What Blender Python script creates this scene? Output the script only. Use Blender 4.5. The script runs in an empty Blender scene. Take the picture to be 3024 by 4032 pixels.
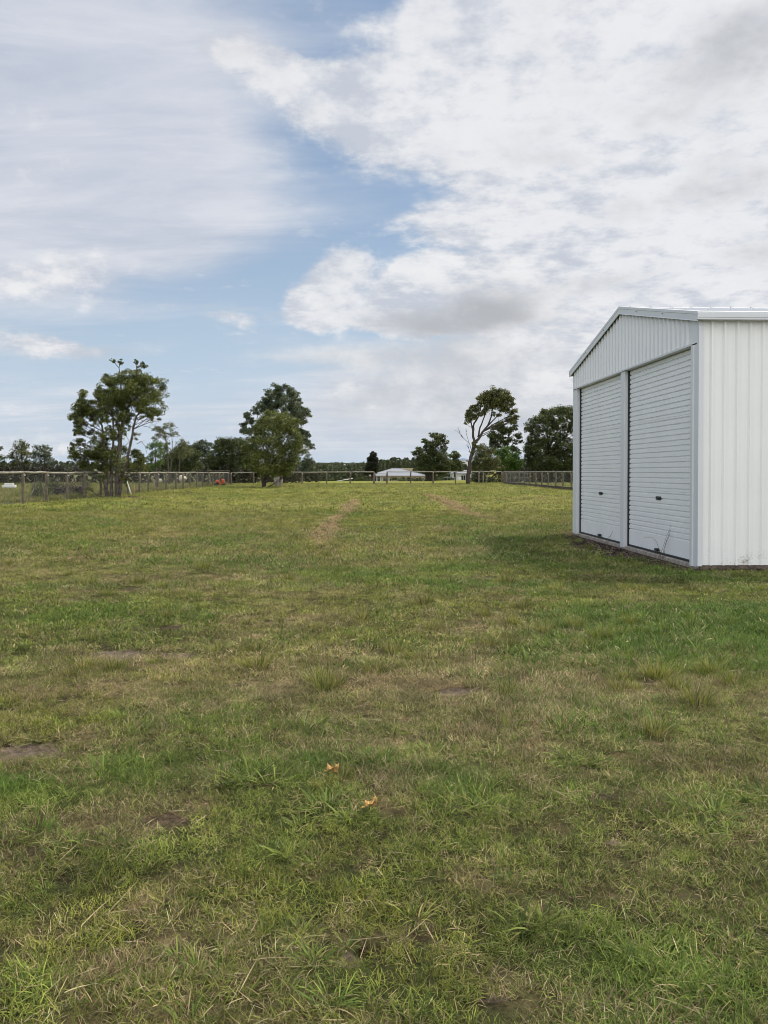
import bpy, math, random
import numpy as np
from mathutils import Vector, Matrix

random.seed(7)
RNG = np.random.default_rng(11)
SC = bpy.context.scene
COL = SC.collection

# ---------------------------------------------------------------- view geometry of the place
FOC, EYE, HOR = 3352.0, 1.5, 1861.0          # focal length in photo pixels, eye height, horizon row


def at(px, py, d):
    """World point seen at photo pixel (px, py) at depth d."""
    return Vector(((px - 1512) / FOC * d, d, EYE + (HOR - py) * d / FOC))


def on_ground(px, py):
    d = EYE * FOC / (py - HOR)
    return ((px - 1512) / FOC * d, d)


# ---------------------------------------------------------------- node helpers
class E:
    """A scalar socket with arithmetic, so that shader maths reads like maths."""
    def __init__(self, nt, s):
        self.nt, self.s = nt, s

    def _m(self, op, *a, clamp=False):
        n = self.nt.nodes.new('ShaderNodeMath')
        n.operation = op
        n.use_clamp = clamp
        for i, v in enumerate((self,) + a):
            if isinstance(v, E):
                self.nt.links.new(v.s, n.inputs[i])
            else:
                n.inputs[i].default_value = float(v)
        return E(self.nt, n.outputs[0])

    def __add__(self, o): return self._m('ADD', o)
    __radd__ = __add__
    def __sub__(self, o): return self._m('SUBTRACT', o)
    def __mul__(self, o): return self._m('MULTIPLY', o)
    __rmul__ = __mul__
    def __truediv__(self, o): return self._m('DIVIDE', o)
    def rsub(self, v): return self._m('MULTIPLY_ADD', -1.0, v)
    def max(self, o): return self._m('MAXIMUM', o)
    def min(self, o): return self._m('MINIMUM', o)
    def clamp(self): return self._m('ADD', 0.0, clamp=True)
    def exp(self): return self._m('EXPONENT')
    def pow(self, o): return self._m('POWER', o)

    def smooth(self, a, b, lo=0.0, hi=1.0):
        n = self.nt.nodes.new('ShaderNodeMapRange')
        n.interpolation_type = 'SMOOTHSTEP'
        n.inputs['From Min'].default_value = a
        n.inputs['From Max'].default_value = b
        n.inputs['To Min'].default_value = lo
        n.inputs['To Max'].default_value = hi
        self.nt.links.new(self.s, n.inputs['Value'])
        return E(self.nt, n.outputs['Result'])


def noise(nt, vec, scale, detail=4, rough=0.5, dims='3D', out='Fac', distortion=0.0, w=None):
    n = nt.nodes.new('ShaderNodeTexNoise')
    n.noise_dimensions = dims
    n.inputs['Scale'].default_value = scale
    n.inputs['Detail'].default_value = detail
    n.inputs['Roughness'].default_value = rough
    n.inputs['Distortion'].default_value = distortion
    if vec is not None:
        nt.links.new(vec, n.inputs['Vector'])
    if w is not None:
        n.inputs['W'].default_value = w
    return E(nt, n.outputs[out]) if out == 'Fac' else n.outputs[out]


def mix_col(nt, fac, a, b, mode='MIX'):
    n = nt.nodes.new('ShaderNodeMix')
    n.data_type = 'RGBA'
    n.blend_type = mode
    if isinstance(fac, E):
        nt.links.new(fac.s, n.inputs[0])
    else:
        n.inputs[0].default_value = fac
    for sock, v in ((n.inputs[6], a), (n.inputs[7], b)):
        if isinstance(v, (tuple, list)):
            sock.default_value = tuple(v)[:3] + (1,)
        else:
            nt.links.new(v, sock)
    return n.outputs[2]


def attr(nt, name, kind='GEOMETRY'):
    n = nt.nodes.new('ShaderNodeAttribute')
    n.attribute_name = name
    n.attribute_type = kind
    return E(nt, n.outputs['Fac'])


def new_mat(name):
    m = bpy.data.materials.new(name)
    m.use_nodes = True
    nt = m.node_tree
    b = nt.nodes['Principled BSDF']
    return m, nt, b


def simple_mat(name, col, rough=0.6, metallic=0.0, var=0.12, scale=6.0, bump=0.0, spec=0.5, dirt=None):
    """Paint, wood or stone: base colour broken up by object-space noise."""
    m, nt, b = new_mat(name)
    tc = nt.nodes.new('ShaderNodeTexCoord').outputs['Object']
    n1 = noise(nt, tc, scale, 5, 0.6)
    lo = tuple(c * (1 - var) for c in col)
    hi = tuple(min(1, c * (1 + var)) for c in col)
    c = mix_col(nt, n1.smooth(0.3, 0.7), lo, hi)
    if dirt:
        c = mix_col(nt, noise(nt, tc, scale * .37, 6, 0.65).smooth(0.52, 0.75) * dirt[1], c, dirt[0])
    nt.links.new(c, b.inputs['Base Color'])
    b.inputs['Roughness'].default_value = rough
    b.inputs['Metallic'].default_value = metallic
    b.inputs['Specular IOR Level'].default_value = spec
    if bump:
        bp = nt.nodes.new('ShaderNodeBump')
        bp.inputs['Strength'].default_value = bump
        bp.inputs['Distance'].default_value = 0.01
        nt.links.new(noise(nt, tc, scale * 5, 4, 0.6).s, bp.inputs['Height'])
        nt.links.new(bp.outputs[0], b.inputs['Normal'])
    return m


# ---------------------------------------------------------------- object helpers
def tag(o, label=None, cat=None, group=None, kind=None):
    if label: o['label'] = label
    if cat: o['category'] = cat
    if group: o['group'] = group
    if kind: o['kind'] = kind
    return o


def empty(name, loc=(0, 0, 0), rz=0.0):
    o = bpy.data.objects.new(name, None)
    o.empty_display_size = 0.2
    o.location = loc
    o.rotation_euler = (0, 0, rz)
    COL.objects.link(o)
    return o


def link_mesh(name, me, mat, parent=None, loc=(0, 0, 0)):
    for m in (mat if isinstance(mat, (list, tuple)) else [mat]):
        if m is not None:
            me.materials.append(m)
    o = bpy.data.objects.new(name, me)
    o.location = loc
    COL.objects.link(o)
    if parent is not None:
        o.parent = parent
    return o


class MB:
    """Collects boxes, tubes and prisms; build() links them as one mesh object."""
    def __init__(self):
        self.v, self.f, self.mi = [], [], []
        self.cur = 0

    def add(self, vs, fs):
        k = len(self.v)
        self.v += [tuple(p) for p in vs]
        self.f += [tuple(i + k for i in f) for f in fs]
        self.mi += [self.cur] * len(fs)

    def box(self, x0, x1, y0, y1, z0, z1):
        vs = [(x0, y0, z0), (x1, y0, z0), (x1, y1, z0), (x0, y1, z0), (x0, y0, z1), (x1, y0, z1), (x1, y1, z1), (x0, y1, z1)]
        self.add(vs, [(3, 2, 1, 0), (4, 5, 6, 7), (0, 1, 5, 4), (1, 2, 6, 5), (2, 3, 7, 6), (3, 0, 4, 7)])

    def bevel_box(self, x0, x1, y0, y1, z0, z1, c):
        """Box with chamfered vertical and horizontal edges (octagonal section stacked in three)."""
        def ring(z, i):
            a, b, d, e = x0 + i, x1 - i, y0 + i, y1 - i
            return [(a + c, d, z), (b - c, d, z), (b, d + c, z), (b, e - c, z), (b - c, e, z), (a + c, e, z), (a, e - c, z), (a, d + c, z)]
        rings = [ring(z0, c), ring(z0 + c, 0), ring(z1 - c, 0), ring(z1, c)]
        vs = [p for r in rings for p in r]
        fs = [tuple(range(7, -1, -1)), tuple(range(24, 32))]
        for k in range(3):
            for i in range(8):
                j = (i + 1) % 8
                fs.append((k * 8 + i, k * 8 + j, k * 8 + 8 + j, k * 8 + 8 + i))
        self.add(vs, fs)

    def tube(self, pts, rad, n=6, cap=True):
        pts = [Vector(p) for p in pts]
        if not isinstance(rad, (list, tuple)):
            rad = [rad] * len(pts)
        k0 = len(self.v)
        up = Vector((0.13, 0.21, 1)).normalized()
        vs, fs = [], []
        for i, p in enumerate(pts):
            t = (pts[min(i + 1, len(pts) - 1)] - pts[max(i - 1, 0)])
            t = t.normalized() if t.length > 1e-9 else Vector((0, 0, 1))
            a = t.cross(up)
            if a.length < 1e-3:
                a = t.cross(Vector((1, 0, 0)))
            a.normalize()
            b = t.cross(a)
            for k in range(n):
                w = 2 * math.pi * k / n
                vs.append(p + (a * math.cos(w) + b * math.sin(w)) * rad[i])
        for i in range(len(pts) - 1):
            for k in range(n):
                l = (k + 1) % n
                fs.append((i * n + k, i * n + l, (i + 1) * n + l, (i + 1) * n + k))
        if cap:
            fs.append(tuple(range(n - 1, -1, -1)))
            fs.append(tuple((len(pts) - 1) * n + k for k in range(n)))
        self.add(vs, fs)

    def prism(self, prof, origin, ax, ay, along, length):
        """Closed profile (2-D list) in the plane ax/ay, swept from origin along the direction."""
        o, ax, ay, al = Vector(origin), Vector(ax), Vector(ay), Vector(along)
        n = len(prof)
        vs = [o + ax * a + ay * b for a, b in prof] + [o + ax * a + ay * b + al * length for a, b in prof]
        fs = [tuple(range(n - 1, -1, -1)), tuple(range(n, 2 * n))]
        fs += [(i, (i + 1) % n, n + (i + 1) % n, n + i) for i in range(n)]
        self.add(vs, fs)

    def build(self, name, mat, parent=None, loc=(0, 0, 0), smooth=False):
        me = bpy.data.meshes.new(name)
        me.from_pydata(self.v, [], self.f)
        if any(self.mi):
            me.polygons.foreach_set('material_index', self.mi)
        if smooth:
            me.polygons.foreach_set('use_smooth', [True] * len(me.polygons))
        me.update()
        return link_mesh(name, me, mat, parent, loc)


def np_mesh(name, verts, faces_flat, loop_tot, attrs=None, smooth=False):
    """Mesh straight from arrays. faces_flat: vertex indices, loop_tot: corners per face."""
    me = bpy.data.meshes.new(name)
    me.vertices.add(len(verts))
    me.vertices.foreach_set('co', np.asarray(verts, np.float32).ravel())
    nf = len(loop_tot)
    if nf:
        me.loops.add(len(faces_flat))
        me.loops.foreach_set('vertex_index', np.asarray(faces_flat, np.int32))
        me.polygons.add(nf)
        st = np.concatenate([[0], np.cumsum(loop_tot)[:-1]]).astype(np.int32)
        me.polygons.foreach_set('loop_start', st)
        me.polygons.foreach_set('loop_total', np.asarray(loop_tot, np.int32))
        if smooth:
            me.polygons.foreach_set('use_smooth', np.ones(nf, bool))
    me.update(calc_edges=True)
    for nm, (dom, typ, val) in (attrs or {}).items():
        a = me.attributes.new(nm, typ, dom)
        a.data.foreach_set('vector' if typ == 'FLOAT_VECTOR' else 'value', np.asarray(val).ravel())
    me.validate()
    return me


# ---------------------------------------------------------------- numpy value noise
def _hash(ix, iy, seed):
    h = (ix.astype(np.int64) * 374761393 + iy.astype(np.int64) * 668265263 + seed * 982451653) & 0xFFFFFFFF
    h = ((h ^ (h >> 13)) * 1274126177) & 0xFFFFFFFF
    return ((h ^ (h >> 16)) & 0xFFFF) / 65535.0


def vnoise(x, y, seed=0):
    ix, iy = np.floor(x), np.floor(y)
    fx, fy = x - ix, y - iy
    fx, fy = fx * fx * (3 - 2 * fx), fy * fy * (3 - 2 * fy)
    a, b = _hash(ix, iy, seed), _hash(ix + 1, iy, seed)
    c, d = _hash(ix, iy + 1, seed), _hash(ix + 1, iy + 1, seed)
    return (a * (1 - fx) + b * fx) * (1 - fy) + (c * (1 - fx) + d * fx) * fy


def fbm(x, y, octaves=4, seed=0, gain=0.5):
    s, amp, tot = 0, 1.0, 0
    for k in range(octaves):
        s = s + amp * vnoise(x * 2 ** k + 17.3 * k, y * 2 ** k - 9.1 * k, seed + k)
        tot += amp
        amp *= gain
    return s / tot


def sstep(a, b, x):
    t = np.clip((x - a) / (b - a), 0, 1)
    return t * t * (3 - 2 * t)
# ---------------------------------------------------------------- camera, sun, sky
cam = bpy.data.cameras.new('camera')
cam_o = bpy.data.objects.new('camera', cam)
COL.objects.link(cam_o)
PITCH = 1.0
cam_o.location = (0, 0, EYE)
cam_o.rotation_euler = (math.radians(90 - PITCH), 0, 0)
cam.sensor_fit = 'VERTICAL'
cam.sensor_height = 36.0
cam.lens = 36.0 * FOC / 4032.0
cam.shift_y = -((2016 - HOR) - FOC * math.tan(math.radians(PITCH))) / 4032.0
cam.clip_start, cam.clip_end = 0.05, 6000
SC.camera = cam_o

SUN_DIR = Vector((0.62, 0.46, 1.0)).normalized()       # towards the sun: high, ahead and to the right
sun_el = math.asin(SUN_DIR.z)
sun_az = math.atan2(SUN_DIR.x, SUN_DIR.y)               # clockwise from +Y
sl = bpy.data.lights.new('sun', 'SUN')
sl.energy = 3.8
sl.angle = math.radians(9)
sl.color = (1.0, 0.91, 0.77)
so = bpy.data.objects.new('sun', sl)
so.rotation_euler = (-SUN_DIR).to_track_quat('-Z', 'Y').to_euler()
so.location = SUN_DIR * 200
COL.objects.link(so)


def build_sky():
    w = bpy.data.worlds.new('World')
    SC.world = w
    w.use_nodes = True
    nt = w.node_tree
    bg = nt.nodes['Background']
    STR = 0.1
    sky = nt.nodes.new('ShaderNodeTexSky')
    sky.sky_type = 'NISHITA'
    sky.sun_disc = False
    sky.sun_elevation = sun_el
    sky.sun_rotation = sun_az
    sky.air_density, sky.dust_density, sky.ozone_density = 1.0, 1.2, 1.0
    tc = nt.nodes.new('ShaderNodeTexCoord').outputs['Generated']
    sep = nt.nodes.new('ShaderNodeSeparateXYZ')
    nt.links.new(tc, sep.inputs[0])
    x, y, z = (E(nt, sep.outputs[i]) for i in range(3))
    zz = z.max(0.0)
    inv = (zz + 0.16)
    comb = nt.nodes.new('ShaderNodeCombineXYZ')           # flat cloud deck overhead
    nt.links.new((x / inv).s, comb.inputs[0])
    nt.links.new((y / inv).s, comb.inputs[1])
    deck = comb.outputs[0]
    # wisps: the same deck drawn out along one wind direction
    mp = nt.nodes.new('ShaderNodeMapping')
    mp.inputs['Rotation'].default_value = (0, 0, math.radians(-24))
    mp.inputs['Scale'].default_value = (0.55, 1.7, 1)
    nt.links.new(deck, mp.inputs['Vector'])
    wind = mp.outputs[0]
    # heaped clouds near the horizon are seen from the side: noise on the direction itself
    mp2 = nt.nodes.new('ShaderNodeMapping')
    mp2.inputs['Scale'].default_value = (1, 1, 1.7)
    nt.links.new(tc, mp2.inputs['Vector'])
    side = mp2.outputs[0]

    big = noise(nt, deck, 0.9, 5, 0.55)
    mid = noise(nt, deck, 3.2, 7, 0.6, distortion=0.3)
    fine = noise(nt, deck, 11.0, 6, 0.62)
    wisp = noise(nt, wind, 2.4, 8, 0.62, distortion=0.4)
    heap = noise(nt, side, 7.0, 8, 0.6, distortion=0.25)
    heapf = noise(nt, side, 22.0, 6, 0.6)
    wx = noise(nt, side, 4.0, 5, 0.6, out='Color')
    sw = nt.nodes.new('ShaderNodeSeparateXYZ')
    nt.links.new(wx, sw.inputs[0])
    az = x._m('ARCTAN2', y) + (E(nt, sw.outputs[0]) - 0.5) * 0.10
    el = z._m('ARCSINE') + (E(nt, sw.outputs[1]) - 0.5) * 0.08

    def cen(cx, cy):
        a = math.atan((cx - 829.5) / 1839)
        return a, math.atan((1021 - cy) / 1839 * math.cos(a))

    cv = nt.nodes.new('ShaderNodeCombineXYZ')
    nt.links.new(az.s, cv.inputs[0])
    nt.links.new(el.s, cv.inputs[1])

    def total(lst):
        """Sum of soft patches of cloud (centre, half sizes in 1/1839 rad, weight, tilt)."""
        t = None
        for b in lst:
            cx, cy, rx, ry, amp = b[:5]
            a0, e0 = cen(cx, cy)
            k = math.cos(a0)
            m = nt.nodes.new('ShaderNodeTexGradient')
            m.gradient_type = 'SPHERICAL'
            tm = m.texture_mapping
            tm.vector_type = 'TEXTURE'
            tm.translation = (a0, e0, 0)
            tm.rotation = (0, 0, math.radians(b[5] if len(b) > 5 else 0))
            tm.scale = (rx / 1839 * k * 1.75, ry / 1839 * k * 1.75, 1)
            nt.links.new(cv.outputs[0], m.inputs['Vector'])
            g = E(nt, m.outputs['Fac']).smooth(0.0, 0.92)
            t = g * amp if t is None else g._m('MULTIPLY_ADD', amp, t)
        return t

    # --- thin veil of high cloud on the left and low across the horizon
    veil_f = total([(40, 250, 380, 330, 0.95), (300, 130, 240, 250, 0.55), (150, 520, 300, 100, 0.8, 8),
                    (400, 330, 220, 200, 0.36), (600, 60, 200, 60, 0.38), (520, 480, 280, 100, 0.26), (520, 260, 120, 120, 0.12), (150, 880, 600, 70, 0.30), (900, 940, 900, 110, 0.30), (1150, 900, 480, 120, 0.55),
                    (1050, 780, 420, 90, 0.5), (40, 40, 300, 90, -0.15), (560, 700, 140, 40, 0.15)])
    behind = y.smooth(0.25, -0.5)
    left = az.smooth(-0.55, -1.1) * y.smooth(-0.6, 0.0)  # unseen left sky, thinned of cloud to dim the shed front
    right = az.smooth(0.30, 0.75)
    veil_f = veil_f + behind * 0.8 + right * 0.5 - left * 0.15
    veil = (veil_f + (wisp - 0.5) * 0.9 + (big - 0.5) * 0.7 + (mid - 0.5) * 0.3 + 0.03).smooth(0.0, 1.1) * 0.95

    # --- the broken white deck on the right, with its wedge pointing left
    deck_f = total([(1180, 110, 300, 150, 1.1), (830, 190, 230, 80, 0.85, -16), (600, 130, 150, 44, 0.85, -18), (480, 85, 80, 30, 0.34),
                    (900, 290, 190, 70, 0.75, -8), (700, 235, 120, 50, 0.55, -20), (790, 305, 120, 34, 0.5, -12), (1250, 320, 380, 150, 1.0), (1600, 400, 420, 380, 1.1),
                    (1300, 520, 330, 120, 0.95), (1030, 480, 170, 34, 0.5), (1500, 40, 420, 200, 0.8),
                    (1300, 770, 300, 110, 0.5), (1600, 800, 300, 180, 0.6), (960, 10, 100, 80, 0.6)])
    deck_f = deck_f + behind * 1.3 + right * 0.5
    gaps = total([(680, 78, 110, 22, 0.5, -8), (1240, 140, 60, 50, 0.7), (1480, 275, 120, 24, 0.75), (1450, 345, 130, 18, 0.55),
                  (720, 210, 40, 26, 0.35), (950, 140, 70, 30, 0.4), (820, 420, 170, 26, 0.3), (1250, 435, 130, 12, 0.3),
                  (1170, 250, 50, 24, 0.3), (1180, 790, 140, 20, 0.3)])
    heavy_x = deck_f - gaps * 1.35 + (mid - 0.5) * 1.15 + (fine - 0.5) * 1.3 + (big - 0.5) * 0.5
    heavy = heavy_x.smooth(0.08, 0.92)

    # --- heaped cumulus low in the middle and the small ones at the left
    cum_f = total([(740, 585, 62, 56, 1.0), (668, 650, 55, 48, 0.95), (725, 670, 90, 38, 0.7), (905, 630, 80, 70, 1.1),
                   (1010, 610, 130, 64, 1.15), (1100, 650, 100, 66, 1.0), (960, 690, 150, 38, 1.1), (840, 665, 60, 32, 0.6),
                   (1225, 590, 45, 24, 0.6), (20, 605, 190, 52, 0.62), (220, 575, 110, 40, 0.4), (60, 738, 140, 26, 0.62), (190, 738, 80, 22, 0.45),
                   (540, 692, 75, 20, 0.6), (470, 672, 50, 12, 0.4), (400, 622, 70, 10, 0.4), (980, 785, 200, 30, 0.6), (730, 835, 110, 20, 0.45),
                   (780, 885, 130, 20, 0.45), (1180, 850, 120, 34, 0.5), (110, 960, 110, 24, 0.4), (1130, 745, 60, 24, 0.5)])
    cum = (cum_f + (heap - 0.5) * 1.35 + (heapf - 0.5) * 1.1).smooth(0.24, 0.76)

    # --- soft grey-white layers down to the skyline in the middle and on the right
    strat_f = total([(1020, 800, 330, 80, 0.85), (860, 885, 260, 46, 0.6), (1200, 720, 240, 70, 0.6), (1280, 890, 300, 70, 0.75), (1000, 960, 420, 34, 0.55),
                     (700, 770, 160, 20, 0.35), (60, 735, 200, 34, 0.55), (240, 750, 140, 20, 0.35), (60, 955, 150, 24, 0.5), (330, 650, 180, 16, 0.25), (560, 660, 160, 14, 0.25), (1130, 560, 120, 30, 0.4)])
    strat_f = strat_f + right * 0.5
    strat = (strat_f + (heap - 0.5) * 1.0 + (heapf - 0.5) * 0.6 + (wisp - 0.5) * 0.4).smooth(0.10, 1.0) * 0.85

    # --- grey undersides
    grey_f = total([(970, 682, 150, 44, 1.05), (1090, 640, 100, 50, 0.8), (930, 780, 240, 36, 0.7), (1240, 590, 55, 22, 0.35),
                    (1570, 95, 190, 60, 0.75), (1480, 200, 200, 40, 0.25), (1420, 430, 130, 34, 0.4), (1600, 390, 110, 50, 0.45),
                    (1640, 520, 90, 40, 0.4), (1380, 580, 130, 30, 0.35), (1180, 880, 140, 40, 0.5), (760, 620, 60, 36, 0.3),
                    (250, 20, 330, 90, 0.5), (820, 860, 200, 60, 0.4), (710, 570, 40, 30, 0.2), (1230, 335, 120, 16, 0.25), (1050, 560, 160, 30, -0.3), (1050, 700, 200, 30, 0.3)])
    grey = (grey_f + (mid - 0.5) * 1.3 + (heap - 0.5) * 1.3 + (fine - 0.5) * 0.8 + (heapf - 0.5) * 0.7).smooth(0.0, 1.4)

    k = 1 / STR
    blue = mix_col(nt, 0.40, mix_col(nt, 1.0, sky.outputs[0], (0.96, 1.0, 1.0), 'MULTIPLY'), tuple(c * k for c in (0.37, 0.505, 0.70)))
    low = z.smooth(0.34, 0.0)
    blue = mix_col(nt, low * 0.75, blue, tuple(c * k for c in (0.60, 0.715, 0.85)))
    veil_c = mix_col(nt, (wisp * 0.7 + big * 0.4).smooth(0.38, 0.72), tuple(c * k for c in (0.545, 0.59, 0.69)), tuple(c * k for c in (0.745, 0.768, 0.825)))
    white = mix_col(nt, (mid * 0.5 + fine * 0.62 + (heavy_x - 0.6) * 0.08).smooth(0.44, 0.72), tuple(c * k for c in (0.58, 0.615, 0.69)), tuple(c * k for c in (0.86, 0.862, 0.88)))
    cl = mix_col(nt, grey, white, tuple(c * k for c in (0.47, 0.485, 0.51)))
    c = mix_col(nt, veil, blue, veil_c)
    st_c = mix_col(nt, (heap * 0.6 + heapf * 0.45).smooth(0.38, 0.66), tuple(c * k for c in (0.53, 0.56, 0.605)), tuple(c * k for c in (0.76, 0.775, 0.80)))
    c = mix_col(nt, strat, c, st_c)
    c = mix_col(nt, heavy * 0.94, c, cl)
    lit = (heap * 0.55 + heapf * 0.6).smooth(0.50, 0.72) * (grey * -0.75 + 1.0)
    c = mix_col(nt, cum * 0.92, c, mix_col(nt, lit, cl, tuple(c_ * k for c_ in (0.88, 0.88, 0.89))))
    # unseen cloud behind the camera, made brighter to light the shed's side wall
    lift = behind * 1.0 + 1.0
    sc = nt.nodes.new('ShaderNodeVectorMath')
    sc.operation = 'SCALE'
    nt.links.new(c, sc.inputs[0])
    nt.links.new(lift.s, sc.inputs['Scale'])
    nt.links.new(sc.outputs[0], bg.inputs['Color'])
    bg.inputs['Strength'].default_value = STR
    w.cycles.sampling_method = 'MANUAL'
    w.cycles.sample_map_resolution = 512


build_sky()
SC.view_settings.view_transform = 'Standard'
SC.view_settings.look = 'None'
SC.view_settings.exposure = 0.0
SC.view_settings.gamma = 1.0
SC.view_settings.use_curve_mapping = False
SC.cycles.filter_width = 0.95
SC.cycles.max_bounces = 6
SC.cycles.transparent_max_bounces = 8
# ---------------------------------------------------------------- terrain
SHED_O = (4.83, 13.1)
SHED_RZ = math.atan(0.0365)


def terrain(x, y):
    """Ground height: level paddock, a dip beyond the back fence, then a low wooded rise."""
    crest = 150 + 28 * sstep(4, 22, x) - 20 * sstep(-20, -60, x)
    z = -1.7 * sstep(0, 48, y - crest)
    z = z + 2.7 * sstep(270, 400, y) + 2.6 * sstep(390, 520, y) + 1.4 * sstep(520, 700, y)
    near = 1 - sstep(60, 140, y)
    und = (fbm(x * 0.55, y * 0.55, 3, 5) - 0.5) * 0.07 + (fbm(x * 2.3, y * 2.3, 2, 9) - 0.5) * 0.025
    lx, ly = shed_local(x, y)
    flat = sstep(0.0, 1.6, np.maximum(np.maximum(-lx, -ly), np.maximum(lx - 12, ly - 7.4)))
    return z + und * near * flat


def shed_local(x, y):
    c, s = math.cos(SHED_RZ), math.sin(SHED_RZ)
    dx, dy = x - SHED_O[0], y - SHED_O[1]
    return dx * c + dy * s, -dx * s + dy * c


def patch(x, y, px, py, rx, ry, amp=1.0):
    """Soft oval on the ground (photo position of its middle; half sizes in metres)."""
    gx, gy = on_ground(px, py)
    return amp * np.exp(-(((x - gx) / rx) ** 2 + ((y - gy) / ry) ** 2))


BARE = [(470, 2572, .30, .22, 1.2), (700, 2570, .26, .16, 1.0), (80, 2950, .26, .17, 1.25), (1830, 2722, .22, .13, 1.15), (1110, 2445, .25, .3, .8),
        (2441, 3305, .10, .05, .9), (2596, 3415, .09, .06, .8), (1876, 2278, .45, .35, .9), (620, 2620, .3, .2, .6), (2560, 2735, .22, .12, .9),
        (2990, 3400, .12, .08, .8), (1460, 3450, .07, .05, .8), (1380, 3800, .08, .07, .7), (250, 3390, .1, .06, .7), (1950, 3950, .1, .06, .7), (2700, 3700, .12, .08, .5)]
DRY = [(1300, 2680, .8, .35, .75), (1900, 2710, 1.0, .5, .8), (2600, 2720, .8, .4, .95), (2050, 2830, .5, .35, .8), (2250, 2480, .9, .35, .4), (500, 2600, 1.2, .5, .6),
       (100, 2930, .7, .28, .8), (150, 2700, 1.3, .5, .45), (480, 3270, .35, .15, .55), (2650, 3000, .4, .22, .6), (1700, 2600, 1.2, .4, .4), (640, 2110, 1.2, 1.3, .6),
       (1050, 2450, .6, .5, .5), (1760, 2085, .45, .9, 1.0), (1000, 2040, 1.2, 1.6, .45), (1290, 2110, .3, 1.2, .4), (2050, 1968, 1.6, 2.2, .5), (1200, 3750, .2, .12, .4),
       (700, 3860, .2, .1, .4), (2500, 3560, .45, .25, .35), (300, 2200, 1.2, .9, .45), (1800, 1930, 1.2, 4, .4), (560, 2290, .7, .4, .4)]
LUSH = [(2720, 2530, 1.7, 1.7, 1.1), (2950, 2420, 1.3, 1.2, .7), (2400, 2560, .7, .6, .5), (200, 2400, 1.8, .9, .7), (1300, 2250, 2.3, 1.3, .65), (1700, 2300, 1.4, 1.0, .55),
        (100, 3090, .5, .25, .8), (800, 3000, .6, .3, .55), (1900, 3100, .5, .3, .45), (2850, 3130, .4, .25, .5), (2500, 3800, .4, .2, .6), (250, 3330, .4, .2, .4),
        (1100, 2850, .8, .3, .35), (1250, 2550, 1.2, .5, .3), (1980, 2130, 1.5, 3.0, .6), (900, 3930, .4, .15, .5), (80, 3950, .25, .15, .5)]


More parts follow.
